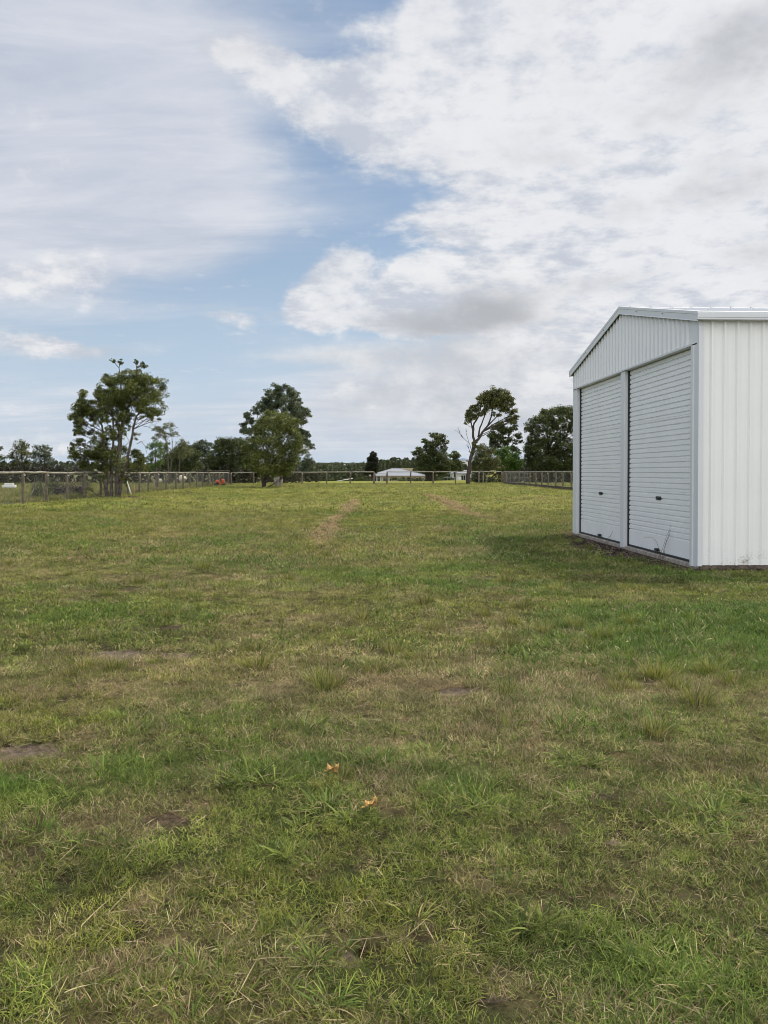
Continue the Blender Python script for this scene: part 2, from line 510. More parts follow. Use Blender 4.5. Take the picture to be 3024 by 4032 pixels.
def lawn(x, y):
    """Cover of the lawn at points: dry, bare, lush, rut (windrow of cut hay), mulch, wild (rank grass past the fence)."""
    n1 = fbm(x * 0.8, y * 0.8, 4, 21)
    n2 = fbm(x * 2.6, y * 2.6, 4, 31)
    n3 = fbm(x * 0.22, y * 0.16, 3, 41)
    n4 = fbm(x * 7, y * 7, 3, 51)
    dry = 0.24 * sstep(0.46, 0.72, n1) + 0.50 * sstep(0.53, 0.67, n2) + 0.45 * sstep(0.56, 0.74, n4) + 0.25 * sstep(0.45, 0.7, n3)
    for p in DRY:
        dry = dry + 0.8 * patch(x, y, *p) * (0.35 + 1.3 * n2 * n4 * 2)
    bare = 0.6 * sstep(0.70, 0.84, n2 * 0.6 + n1 * 0.4 + (n4 - .5) * .25)
    for p in BARE:
        bare = np.maximum(bare, sstep(0.32, 0.72, patch(x, y, *p) * (0.55 + 0.9 * n4)))
    lush = 0.75 * sstep(0.46, 0.70, fbm(x * 0.9 + 50, y * 0.9, 4, 61)) + 0.3 * sstep(0.5, 0.7, fbm(x * 3, y * 3, 3, 62))
    for p in LUSH:
        lush = lush + patch(x, y, *p)
    # two windrows of cut hay running down the paddock
    wob = (fbm(y * 0.35, y * 0 + 3.0, 3, 71) - 0.5) * 0.7
    keep = 0.45 + 0.55 * sstep(0.30, 0.5, fbm(x * 0.9, y * 0.33, 3, 75) + 0.04)
    r1 = np.exp(-((x + 1.45 + wob * .6) / 0.19) ** 2) * sstep(16, 23, y) * (1 - sstep(41, 50, y))
    r2 = np.exp(-((x - 3.12 - wob) / 0.28) ** 2) * sstep(25, 31, y) * (1 - sstep(50, 66, y))
    rut = np.clip((r1 * 1.2 + r2) * keep * (0.6 + n2) * 1.4, 0, 1)
    dry = dry + rut * 1.1
    lx, ly = shed_local(x, y)
    edge = 0.30 + 0.62 * np.sin(np.clip(ly / 7.4, 0, 1) * math.pi) + (n2 - .5) * 0.8
    front = (1 - sstep(edge * 0.75, edge * 1.15, -lx)) * sstep(-0.5, 0.1, ly) * (1 - sstep(7.6, 9.2, ly)) * (lx < 0.4)
    side = (1 - sstep(0.10, 0.30 + (n2 - .5) * .3, -ly)) * (lx > -0.4) * (lx < 12.3) * (ly < .5)
    mulch_shade = np.clip(front + side, 0, 1)
    for cx, cy, r in ((-16.6, 52, 1.9), (-12.6, 85.2, 1.5), (-11.3, 92.5, 1.9)):
        mulch_shade = np.maximum(mulch_shade, sstep(0.25, 0.6, np.exp(-(((x - cx) / r) ** 2 + ((y - cy) / (r * .8)) ** 2)) * (0.5 + n2)))
    fx = -17.2 - 0.0295 * (y - 40.5)
    wild = sstep(0.0, 0.8, fx - x + (n2 - .5) * 0.5) * (y > 6)
    # dark gaps beside the tussocks: their shade painted into the ground cover
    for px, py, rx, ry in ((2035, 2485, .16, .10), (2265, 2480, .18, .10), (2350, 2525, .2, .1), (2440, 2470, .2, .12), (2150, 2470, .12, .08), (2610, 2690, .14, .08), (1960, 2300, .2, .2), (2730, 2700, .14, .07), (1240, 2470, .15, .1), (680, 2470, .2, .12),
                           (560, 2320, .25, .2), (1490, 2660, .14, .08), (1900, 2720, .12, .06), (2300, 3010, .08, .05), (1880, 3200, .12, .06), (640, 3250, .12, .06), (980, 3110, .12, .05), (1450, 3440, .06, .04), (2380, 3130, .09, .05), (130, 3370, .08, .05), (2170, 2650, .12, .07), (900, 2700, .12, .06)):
        mulch_shade = np.maximum(mulch_shade, sstep(0.25, 0.6, patch(x, y, px, py, rx * 1.2, ry * 1.5) * (0.2 + 1.4 * n4)) * 0.75)
    return dict(dry=np.clip(dry, 0, 1.4), bare=np.clip(bare, 0, 1), lush=np.clip(lush, 0, 1.3), rut=rut, mulch_shade=mulch_shade, wild=wild)


GREEN_A, GREEN_B = (0.270, 0.325, 0.066), (0.056, 0.088, 0.020)
YELLOW = (0.300, 0.300, 0.052)
STRAW = (0.46, 0.365, 0.19)
BROWN = (0.085, 0.056, 0.028)


def build_ground():
    ys = [-60, -20, -6, -1, 0.4]
    y = 1.0
    while y < 170:
        ys.append(y)
        y += max(0.035, y * 0.0125)
    while y < 3200:
        ys.append(y)
        y *= 1.07
    ys = np.array(ys)
    s_in = np.linspace(-1, 1, 261)
    ext = np.array([1.15, 1.4, 1.9, 3, 6, 15, 60, 300])
    s = np.concatenate([-ext[::-1], s_in, ext])
    w = np.maximum(ys, 1.6) * 0.62
    X = s[None, :] * w[:, None]
    lim = 3500
    X = np.clip(X, -lim, lim) + np.where(np.abs(X) > lim, np.sign(X) * (np.abs(s)[None, :] - 1) * 0.5, 0)
    Y = np.repeat(ys[:, None], len(s), 1)
    Z = terrain(X, Y)
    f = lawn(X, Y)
    Z = Z - 0.035 * f['bare'] * (1 - sstep(20, 40, Y))
    nr, nc = X.shape
    idx = np.arange(nr * nc).reshape(nr, nc)
    q = np.stack([idx[:-1, :-1], idx[:-1, 1:], idx[1:, 1:], idx[1:, :-1]], -1).reshape(-1, 4)
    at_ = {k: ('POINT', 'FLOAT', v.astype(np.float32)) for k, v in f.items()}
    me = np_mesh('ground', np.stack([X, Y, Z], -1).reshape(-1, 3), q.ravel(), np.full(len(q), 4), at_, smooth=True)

    m, nt, b = new_mat('lawn_ground')
    geo = nt.nodes.new('ShaderNodeNewGeometry').outputs['Position']
    sep = nt.nodes.new('ShaderNodeSeparateXYZ')
    nt.links.new(geo, sep.inputs[0])
    yy = E(nt, sep.outputs[1])
    dry, bare, lush, rut, mulch_shade, wild = (attr(nt, k) for k in ('dry', 'bare', 'lush', 'rut', 'mulch_shade', 'wild'))
    n_f = noise(nt, geo, 55, 4, 0.7)
    n_m = noise(nt, geo, 9, 5, 0.65)
    n_l = noise(nt, geo, 0.9, 5, 0.6)
    n_x = noise(nt, geo, 0.12, 4, 0.55)
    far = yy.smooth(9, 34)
    thatch_shade = mix_col(nt, n_f.smooth(0.35, 0.7), (0.012, 0.011, 0.005), (0.070, 0.055, 0.026))  # dead thatch, darkened to near black for the shade between blades
    near_g = mix_col(nt, (n_m.smooth(0.4, 0.62) * 0.55), thatch_shade, (0.050, 0.070, 0.020))
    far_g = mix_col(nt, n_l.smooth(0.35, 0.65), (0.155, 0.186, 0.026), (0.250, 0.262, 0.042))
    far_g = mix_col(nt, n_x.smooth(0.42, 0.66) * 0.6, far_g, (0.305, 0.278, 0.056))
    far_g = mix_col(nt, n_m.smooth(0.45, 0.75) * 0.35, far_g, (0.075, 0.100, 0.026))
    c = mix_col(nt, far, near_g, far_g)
    c = mix_col(nt, (lush * 0.4).clamp(), c, (0.075, 0.125, 0.024))
    c = mix_col(nt, (dry * n_m.smooth(0.25, 0.7) * 0.8).clamp(), c, mix_col(nt, n_f.smooth(0.3, 0.7), (0.16, 0.105, 0.058), (0.27, 0.20, 0.11)))
    c = mix_col(nt, (rut * 0.9).clamp(), c, mix_col(nt, n_f.smooth(0.3, 0.7), (0.20, 0.118, 0.058), (0.34, 0.225, 0.12)))
    soil = mix_col(nt, noise(nt, geo, 30, 6, 0.7).smooth(0.3, 0.75), (0.105, 0.078, 0.060), (0.250, 0.200, 0.158))
    bare = (bare * 1.1 + (n_m - 0.5) * 1.1 + (n_f - 0.5) * 0.6 - 0.05).smooth(0.36, 0.62)
    c = mix_col(nt, bare, c, soil)
    c = mix_col(nt, mulch_shade, c, mix_col(nt, n_f.smooth(0.35, 0.65), (0.030, 0.021, 0.015), (0.115, 0.080, 0.058)))
    c = mix_col(nt, wild * 0.9, c, mix_col(nt, n_l.smooth(0.35, 0.65), (0.095, 0.098, 0.052), (0.135, 0.140, 0.070)))
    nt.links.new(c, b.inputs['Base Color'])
    b.inputs['Roughness'].default_value = 0.95
    b.inputs['Specular IOR Level'].default_value = 0.1
    bp = nt.nodes.new('ShaderNodeBump')
    bp.inputs['Strength'].default_value = 0.9
    bp.inputs['Distance'].default_value = 0.03
    nt.links.new((n_f * 0.5 + n_m + noise(nt, geo, 160, 3, 0.6) * 0.3).s, bp.inputs['Height'])
    nt.links.new(bp.outputs[0], b.inputs['Normal'])
    o = link_mesh('ground', me, m)
    tag(o, kind='structure')


build_ground()
# ---------------------------------------------------------------- grass: tufts of real blades scattered over the lawn
def blade_mesh(name, blades, mat):
    """blades: list of (root xy, heading, length, width, lift angle, droop, tint). Five points of centre line per blade."""
    V, Fc, T = [], [], []
    SEG = 4
    for (rx, ry, hd, ln, wd, lift, droop, tint) in blades:
        k = len(V)
        ch, sh = math.cos(hd), math.sin(hd)
        r, zz, a = 0.0, -0.004, lift
        tw = random.uniform(-0.6, 0.6)
        for i in range(SEG + 1):
            t = i / SEG
            hw = wd * 0.5 * (1 - t ** 2.2) * (0.75 + 0.5 * t * (1 - t) * 2)
            cx, cy = rx + ch * r, ry + sh * r
            ox, oy, oz = -sh * hw, ch * hw, hw * tw
            if i < SEG:
                V += [(cx + ox, cy + oy, zz + oz), (cx - ox, cy - oy, zz - oz)]
            else:
                V += [(cx, cy, zz)]
            r += math.cos(a) * ln / SEG
            zz += math.sin(a) * ln / SEG
            a -= droop / SEG
        for i in range(SEG - 1):
            p = k + 2 * i
            Fc.append((p, p + 1, p + 3, p + 2))
        p = k + 2 * (SEG - 1)
        Fc.append((p, p + 1, p + 2))
        T += [tint] * SEG
    me = bpy.data.meshes.new(name)
    me.from_pydata(V, [], Fc)
    a = me.attributes.new('tint', 'FLOAT', 'FACE')
    a.data.foreach_set('value', T)
    me.materials.append(mat)
    me.update()
    return me


def grass_material(name, kind):
    m, nt, b = new_mat(name)
    tint = attr(nt, 'tint')
    dry, lush, hue, lum = (attr(nt, k, 'INSTANCER') for k in ('dry', 'lush', 'hue', 'lum'))
    alt = tint * 7.31
    alt = alt - alt._m('FLOOR')
    g = mix_col(nt, alt.smooth(0.18, 0.95), GREEN_B, GREEN_A)
    g = mix_col(nt, (hue * 0.75 * alt.smooth(0.0, 0.6)).clamp(), g, YELLOW)
    g = mix_col(nt, (lush * 0.75).clamp(), g, mix_col(nt, alt, (0.080, 0.145, 0.026), (0.150, 0.225, 0.046)))
    st = mix_col(nt, alt.smooth(0.0, 1.0), STRAW, BROWN)
    st = mix_col(nt, alt.smooth(0.75, 1.0), st, (0.52, 0.45, 0.28))
    if kind == 'turf':
        th = (dry * 0.56 + 0.09 - lush * 0.08)
    elif kind == 'broad':
        th = dry * 0.10 + 0.01
    else:
        th = dry * 0.30 + 0.10
    sel = (tint - (th.rsub(1.0))).smooth(-0.03, 0.03)
    c = mix_col(nt, sel, g, st)
    sv = nt.nodes.new('ShaderNodeVectorMath')
    sv.operation = 'SCALE'
    nt.links.new(c, sv.inputs[0])
    nt.links.new(lum.s, sv.inputs['Scale'])
    c = sv.outputs[0]
    nt.links.new(c, b.inputs['Base Color'])
    b.inputs['Roughness'].default_value = 0.6
    b.inputs['Specular IOR Level'].default_value = 0.18
    tr = nt.nodes.new('ShaderNodeBsdfTranslucent')
    nt.links.new(c, tr.inputs['Color'])
    mx = nt.nodes.new('ShaderNodeMixShader')
    mx.inputs[0].default_value = 0.3
    nt.links.new(b.outputs[0], mx.inputs[1])
    nt.links.new(tr.outputs[0], mx.inputs[2])
    nt.links.new(mx.outputs[0], nt.nodes['Material Output'].inputs['Surface'])
    return m


U = random.uniform


def turf_blades(n, rad, lmin, lmax, wmin, wmax):
    out = []
    for _ in range(n):
        r, a = rad * math.sqrt(random.random()), U(0, 6.283)
        flat = random.random() < 0.5
        out.append((r * math.cos(a), r * math.sin(a), U(0, 6.283), U(lmin, lmax), U(wmin, wmax),
                    U(0.05, 0.5) if flat else U(0.5, 1.35), U(-0.3, 0.9) if flat else U(0.2, 1.5), random.random()))
    return out


def thatch_blades(n, rad):
    """Dead blades lying flat under the living turf."""
    return [(U(-rad, rad), U(-rad, rad), U(0, 6.283), U(.03, .08), U(.0016, .0035), U(0, .3), U(-.2, .4), U(.88, 1)) for _ in range(n)]


def clump_blades(n, rad, lmin, lmax, wmin, wmax, lift=(0.35, 1.2), droop=(0.6, 1.6)):
    out = []
    for _ in range(n):
        r, a = rad * math.sqrt(random.random()), U(0, 6.283)
        out.append((r * math.cos(a), r * math.sin(a), a + U(-0.6, 0.6), U(lmin, lmax), U(wmin, wmax), U(*lift), U(*droop), random.random()))
    return out


def proto_collection(name, meshes):
    c = bpy.data.collections.new(name)          # never linked to the scene: only a source of instances
    for i, me in enumerate(meshes):
        c.objects.link(bpy.data.objects.new('%s_%02d' % (name, i), me))
    return c


def scatter_object(name, coll, pts, rot, scl, idx, attrs, label_kind='stuff'):
    if 'lum' not in attrs:
        attrs = dict(attrs, lum=np.clip(RNG.normal(1.0, .16, len(pts)), .6, 1.5))
    at_ = {'rot': ('POINT', 'FLOAT_VECTOR', rot.astype(np.float32)), 'scl': ('POINT', 'FLOAT', scl.astype(np.float32)), 'idx': ('POINT', 'INT', idx.astype(np.int32))}
    for k, v in attrs.items():
        at_[k] = ('POINT', 'FLOAT', v.astype(np.float32))
    me = np_mesh(name, pts, [], [], at_)
    o = link_mesh(name, me, None)
    ng = bpy.data.node_groups.new(name + '_scatter', 'GeometryNodeTree')
    ng.interface.new_socket('Geometry', in_out='INPUT', socket_type='NodeSocketGeometry')
    ng.interface.new_socket('Geometry', in_out='OUTPUT', socket_type='NodeSocketGeometry')
    gi, go = ng.nodes.new('NodeGroupInput'), ng.nodes.new('NodeGroupOutput')
    ip = ng.nodes.new('GeometryNodeInstanceOnPoints')
    ci = ng.nodes.new('GeometryNodeCollectionInfo')
    ci.inputs['Collection'].default_value = coll
    ci.inputs['Separate Children'].default_value = True
    ci.inputs['Reset Children'].default_value = True

    def named(nm, typ):
        n = ng.nodes.new('GeometryNodeInputNamedAttribute')
        n.data_type = typ
        n.inputs['Name'].default_value = nm
        return n.outputs['Attribute']
    L = ng.links.new
    L(gi.outputs[0], ip.inputs['Points'])
    L(ci.outputs[0], ip.inputs['Instance'])
    ip.inputs['Pick Instance'].default_value = True
    L(named('idx', 'INT'), ip.inputs['Instance Index'])
    L(named('rot', 'FLOAT_VECTOR'), ip.inputs['Rotation'])
    L(named('scl', 'FLOAT'), ip.inputs['Scale'])
    L(ip.outputs[0], go.inputs[0])
    md = o.modifiers.new('scatter', 'NODES')
    md.node_group = ng
    tag(o, kind='stuff')
    return o


def strip_points(y0, y1, per_m2, half=0.56, margin=0.4):
    """Random points between two distances over the width the view (and a step aside) takes in."""
    g = per_m2 ** -0.5
    w = half * y1 + margin
    nx, ny = int(2 * w / g) + 1, int((y1 - y0) / g) + 1
    x, y = np.meshgrid(np.arange(nx) * g - w, np.arange(ny) * g + y0)
    x, y = (x + RNG.uniform(-.75, .75, x.shape) * g).ravel(), (y + RNG.uniform(-.75, .75, y.shape) * g).ravel()
    k = np.abs(x) < half * y + margin
    return x[k], y[k]


def inside_shed(x, y, pad=0.06):
    lx, ly = shed_local(x, y)
    return (lx > -pad) & (ly > -pad) & (lx < 12 + pad) & (ly < 7.4 + pad)


def build_grass():
    m_turf, m_broad, m_tuss = grass_material('turf_grass', 'turf'), grass_material('broad_grass', 'broad'), grass_material('tussock_grass', 'tussock')
    protos = [blade_mesh('turf_tuft', turf_blades(85, 0.085, 0.028, 0.078, 0.0018, 0.0040), m_turf) for _ in range(6)]
    protos += [blade_mesh('turf_tuft', thatch_blades(60, 0.10) + turf_blades(45, 0.085, 0.025, 0.07, 0.0018, 0.004), m_turf) for _ in range(3)]
    protos += [blade_mesh('turf_tuft_mid', turf_blades(75, 0.16, 0.035, 0.095, 0.0045, 0.009), m_turf) for _ in range(5)]
    protos += [blade_mesh('turf_tuft_wide', turf_blades(60, 0.45, 0.06, 0.15, 0.012, 0.024), m_turf) for _ in range(4)]
    coll = proto_collection('turf_source', protos)
    X, Y, S, I = [], [], [], []
    for (y0, y1, rho, lo, n, s0, s1) in ((1.2, 6.8, 430, 0, 9, 0.65, 1.15), (6.2, 15, 150, 9, 5, 0.55, 1.05), (14, 34, 40, 9, 5, 1.0, 1.6), (32, 62, 5.0, 14, 4, 0.7, 1.2), (60, 118, 1.7, 14, 4, 1.0, 1.6)):
        x, y = strip_points(y0, y1, rho)
        X.append(x); Y.append(y)
        S.append(RNG.uniform(s0, s1, len(x)))
        I.append(RNG.integers(lo, lo + n, len(x)))
    X, Y, S, I = map(np.concatenate, (X, Y, S, I))
    f = lawn(X, Y)
    keep = (RNG.random(len(X)) > np.clip(f['bare'] * 0.74 + f['mulch_shade'] * 1.05 + f['rut'] * 0.45, 0, 0.96)) & ~inside_shed(X, Y) & (f['wild'] < 0.5)
    hole = np.where(Y < 6.5, fbm(X * 11, Y * 11, 2, 85), fbm(X * 5, Y * 5, 2, 86))
    keep &= (hole > 0.36) | (Y > 15) | (RNG.random(len(X)) < 0.25)
    ok = keep
    X, Y, S, I = X[ok], Y[ok], S[ok], I[ok]
    f = {k: v[ok] for k, v in f.items()}
    S = S * (0.80 + 0.32 * np.clip(f['lush'], 0, 1) - 0.05 * np.clip(f['dry'], 0, 1) - 0.3 * f['bare']) * (0.68 + 0.62 * fbm(X * 3.4, Y * 3.4, 3, 81)) * (0.85 + 0.3 * fbm(X * 0.8, Y * 0.8, 2, 82))
    flatten = (I < 9) & (RNG.random(len(X)) < 0.12 + 0.85 * f['bare'])
    I = np.where(flatten, 6 + I % 3, np.where(I < 9, I % 6, I))
    lum = np.clip((0.55 + 0.9 * fbm(X * 4.5, Y * 4.5, 3, 83)) * RNG.normal(1.0, .24, len(X)), .42, 1.75)
    Z = terrain(X, Y)
    rot = np.stack([RNG.normal(0, .12, len(X)), RNG.normal(0, .12, len(X)), RNG.uniform(0, 6.283, len(X))], -1)
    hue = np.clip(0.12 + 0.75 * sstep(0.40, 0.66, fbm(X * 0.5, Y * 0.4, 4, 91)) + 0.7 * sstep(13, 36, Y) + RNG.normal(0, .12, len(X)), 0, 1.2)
    scatter_object('grass', coll, np.stack([X, Y, Z], -1), rot, S, I, dict(dry=f['dry'], lush=f['lush'], hue=hue, lum=lum))

    # broad-bladed clumps and fine tussocks
    cl = [blade_mesh('broad_clump', clump_blades(56, 0.075, 0.05, 0.18, 0.005, 0.0105, (0.1, 0.95), (0.3, 1.5)), m_broad) for _ in range(4)]
    cl += [blade_mesh('tussock', clump_blades(170, 0.075, 0.06, 0.16, 0.0022, 0.004, (0.75, 1.5), (0.2, 1.1)), m_tuss) for _ in range(4)]
    cl += [blade_mesh('lush_tuft', clump_blades(26, 0.07, 0.06, 0.13, 0.0045, 0.008, (0.5, 1.35), (0.3, 1.2)), m_broad) for _ in range(4)]
    coll2 = proto_collection('clump_source', cl)
    pts = []                                              # x, y, scale, index, hue, lush, dry
    broad = [(960, 3070, 1.5), (1060, 3080, 1.2), (880, 3050, 1.1), (1280, 3190, 1.25), (1380, 3230, 1.0), (1180, 3250, .9), (1330, 3120, .8), (1830, 3170, 1.3), (1930, 3160, 1.1), (1770, 3120, .9),
             (2290, 2980, 1.3), (2230, 2960, .9), (2720, 3170, 1.2), (2850, 3190, 1.2), (2950, 3120, 1.1), (2780, 3240, .9), (2140, 3640, 1.0), (2060, 3660, .9), (2520, 3760, 1.0), (2620, 3790, .9),
             (150, 3260, .9), (300, 3320, .9), (220, 3300, .8), (1050, 3370, .9), (1130, 3360, .9), (2700, 3850, .8), (700, 3800, .7), (770, 3860, .7), (1230, 3800, .8), (1180, 3700, .8), (1620, 2960, .9), (1700, 2930, 1.0),
             (1300, 2930, .9), (1450, 2960, .8), (2420, 2880, .8), (1540, 2860, .9), (100, 3900, .7), (2900, 3700, .8), (1300, 3980, .8), (1420, 2990, 1.1), (60, 3560, .7), (2450, 2650, .9)]
    for px, py, s in broad:
        gx, gy = on_ground(px, py + 22)
        pts.append((gx, gy, s * 0.74, random.randrange(4), U(0, .3), U(.2, .7), U(0, .6)))
        for _ in range(3):
            pts.append((gx + U(-.16, .16), gy + U(-.12, .12), s * U(.3, .55), random.randrange(4), U(0, .4), U(.1, .6), U(0, .8)))
    tus = [(1913, 2428, 1.0), (2022, 2455, 1.0), (2268, 2464, 1.1), (2359, 2510, 1.2), (2596, 2665, 1.3), (2670, 2718, 1.0), (2750, 2775, 1.2), (2004, 2300, 1.3), (2204, 2320, 1.1), (2724, 2328, 1.0),
           (1930, 2537, 1.0), (1676, 2378, 1.2), (2168, 2328, 1.0), (346, 2300, 1.4), (538, 2305, 1.3), (620, 2400, 1.0), (656, 2428, 1.0), (1012, 2628, 1.2), (1258, 2692, 1.2), (1476, 2656, 1.0), (446, 2647, 1.0),
           (1431, 2437, 1.1), (802, 2246, 1.4), (1560, 2575, 1.1), (2140, 2480, 1.0), (2890, 2700, 1.0), (2810, 2650, 1.1), (2600, 2900, .9), (1700, 2480, 1.0), (2060, 2400, 1.1), (1640, 2600, .9), (2440, 2720, .9),
           (1340, 3090, .7), (1240, 2480, .9), (2900, 2560, .8), (330, 2640, .9), (1000, 2560, .9), (2480, 2460, 1.0), (2300, 2540, 1.0)]
    for px, py, s in tus:
        gx, gy = on_ground(px, py)
        pts.append((gx, gy, s, 4 + random.randrange(4), U(.7, 1.15), U(0, .25), U(.2, .9)))
        if random.random() < .6:
            pts.append((gx + U(-.12, .12), gy + U(-.12, .12), s * .75, 4 + random.randrange(4), U(.6, 1.1), 0, U(.2, .9)))
    x, y = strip_points(4.5, 30, 7.0)
    f = lawn(x, y)
    p_l = np.clip(f['lush'] - 0.45, 0, 1) * 1.4 * (1 - f['bare']) * (1 - f['mulch_shade'])
    for i in np.nonzero((RNG.random(len(x)) < p_l) & ~inside_shed(x, y, .3))[0]:
        pts.append((x[i], y[i], U(.7, 1.25), 8 + random.randrange(4), U(0, .35), U(.5, 1.0), U(0, .3)))
    x, y = strip_points(5.5, 10.5, 44)                     # the rank bright patch beside the shed corner
    f = lawn(x, y)
    thick = np.clip(1.9 * patch(x, y, 2780, 2520, 1.6, 1.7) - 0.4, 0, 1)
    for i in np.nonzero(RNG.random(len(x)) < thick)[0]:
        pts.append((x[i], y[i], U(.75, 1.3), 8 + random.randrange(4), U(0.1, .5), U(.8, 1.2), 0.0))
    x, y = strip_points(2.0, 6.0, 5)
    for i in range(len(x)):
        if random.random() < .6:
            pts.append((x[i], y[i], U(.35, .75), random.choice((0, 1, 2, 3, 8, 9, 10, 11)), U(0, .5), U(.1, .7), U(0, .8)))
    x, y = strip_points(6, 40, 0.9)
    for i in range(len(x)):
        if not inside_shed(x[i:i+1], y[i:i+1], .3)[0]:
            pts.append((x[i], y[i], U(.5, 1.1), 4 + random.randrange(4), U(.3, 1.1), U(0, .5), U(.1, .7)))
    A = np.array(pts)
    Z = terrain(A[:, 0], A[:, 1])
    rot = np.stack([RNG.normal(0, .08, len(A)), RNG.normal(0, .08, len(A)), RNG.uniform(0, 6.283, len(A))], -1)
    scatter_object('grass_clumps', coll2, np.stack([A[:, 0], A[:, 1], Z], -1), rot, A[:, 2], A[:, 3], dict(hue=A[:, 4], lush=A[:, 5], dry=A[:, 6]))

    # dead stalks lying about, and cut hay in the windrows
    ms = simple_mat('dead_straw', (0.36, 0.285, 0.165), 0.8, var=0.35, scale=3)
    mh = simple_mat('cut_hay', (0.32, 0.225, 0.115), 0.85, var=0.4, scale=5)
    st = [blade_mesh('straw_tuft', [(U(-.12, .12), U(-.12, .12), U(0, 6.28), U(.04, .16), U(.0014, .003), U(0, .35), U(-.2, .5), .99) for _ in range(7)], ms) for _ in range(4)]
    st += [blade_mesh('hay_tuft', [(U(-.2, .2), U(-.2, .2), U(0, 6.28), U(.06, .16), U(.004, .009), U(0, .5), U(-.2, .8), .99) for _ in range(90)], mh) for _ in range(4)]
    coll3 = proto_collection('straw_source', st)
    x, y = strip_points(1.6, 14, 26)
    f = lawn(x, y)
    k = (RNG.random(len(x)) < 0.10 + 0.6 * np.clip(f['dry'], 0, 1)) & ~inside_shed(x, y)
    x, y = x[k], y[k]
    i3 = RNG.integers(0, 4, len(x))
    s3 = RNG.uniform(.6, 1.4, len(x))
    xr, yr = strip_points(14, 66, 20)
    g = lawn(xr, yr)
    k = RNG.random(len(xr)) < np.clip(g['rut'] * 1.1 - 0.1, 0, 1)
    xd, yd = strip_points(15, 40, 3)
    gd = lawn(xd, yd)
    kd = (RNG.random(len(xd)) < np.clip(gd['dry'] - 0.75, 0, 1) * 0.8) & ~inside_shed(xd, yd, .4)
    x, y = np.concatenate([x, xr[k], xd[kd]]), np.concatenate([y, yr[k], yd[kd]])
    m2 = len(x) - len(i3)
    i3, s3 = np.concatenate([i3, RNG.integers(4, 8, m2)]), np.concatenate([s3, RNG.uniform(.6, 1.3, m2)])
    rot = np.stack([RNG.normal(0, .1, len(x)), RNG.normal(0, .1, len(x)), RNG.uniform(0, 6.283, len(x))], -1)
    scatter_object('straw', coll3, np.stack([x, y, terrain(x, y) + 0.012], -1), rot, s3, i3, {})

    # rank grass beyond the left fence
    mw = grass_material('rank_grass', 'tussock')
    tg = [blade_mesh('rank_tuft', clump_blades(60, 0.35, 0.25, 0.65, 0.012, 0.025, (0.9, 1.5), (0.2, 1.0)), mw) for _ in range(4)]
    coll4 = proto_collection('rank_source', tg)
    n = 11000
    y = RNG.uniform(9, 104, n)
    fx = -17.2 - 0.0295 * (y - 40.5)
    x = fx - 0.15 - RNG.random(n) ** 1.5 * 34
    k = fbm(x * .3, y * .3, 3, 95) > 0.38
    x, y = x[k], y[k]
    rot = np.stack([RNG.normal(0, .12, len(x)), RNG.normal(0, .12, len(x)), RNG.uniform(0, 6.283, len(x))], -1)
    sc = RNG.uniform(.45, .85, len(x)) * (0.6 + 0.8 * fbm(x * .25, y * .25, 2, 96))
    scatter_object('tall_grass', coll4, np.stack([x, y, terrain(x, y)], -1), rot, sc, RNG.integers(0, 4, len(x)),
                   dict(hue=np.clip(RNG.normal(.25, .2, len(x)), 0, 1), lush=np.zeros(len(x)), dry=np.clip(RNG.normal(.9, .4, len(x)), 0, 1.5)))


build_grass()
# ---------------------------------------------------------------- the steel shed
def painted_steel(name, col, rough=0.42, dirt=0.0):
    m, nt, b = new_mat(name)
    tc = nt.nodes.new('ShaderNodeTexCoord').outputs['Object']
    sep = nt.nodes.new('ShaderNodeSeparateXYZ')
    nt.links.new(tc, sep.inputs[0])
    z = E(nt, sep.outputs[2])
    n1 = noise(nt, tc, 1.3, 5, 0.6)
    c = mix_col(nt, n1.smooth(0.3, 0.7), tuple(v * 0.965 for v in col), col)
    mp = nt.nodes.new('ShaderNodeMapping')
    mp.inputs['Scale'].default_value = (14, 14, 0.5)
    nt.links.new(tc, mp.inputs['Vector'])
    streak = noise(nt, mp.outputs[0], 1.0, 5, 0.65)
    c = mix_col(nt, streak.smooth(0.55, 0.8) * 0.22, c, tuple(v * 0.75 for v in col))
    if dirt:   # mud splashed up by rain along the foot of the wall
        sp = noise(nt, tc, 38, 4, 0.7)
        sp2 = noise(nt, tc, 2.2, 4, 0.6)
        k = z.smooth(0.42, 0.06) * (sp * 0.7 + sp2 * 0.6).smooth(0.68, 0.92) * dirt
        c = mix_col(nt, k.clamp(), c, (0.20, 0.155, 0.115))
    nt.links.new(c, b.inputs['Base Color'])
    b.inputs['Roughness'].default_value = rough
    b.inputs['Specular IOR Level'].default_value = 0.35
    bp = nt.nodes.new('ShaderNodeBump')
    bp.inputs['Strength'].default_value = 0.08
    bp.inputs['Distance'].default_value = 0.02
    nt.links.new(noise(nt, tc, 5, 3, 0.5).s, bp.inputs['Height'])
    nt.links.new(bp.outputs[0], b.inputs['Normal'])
    return m


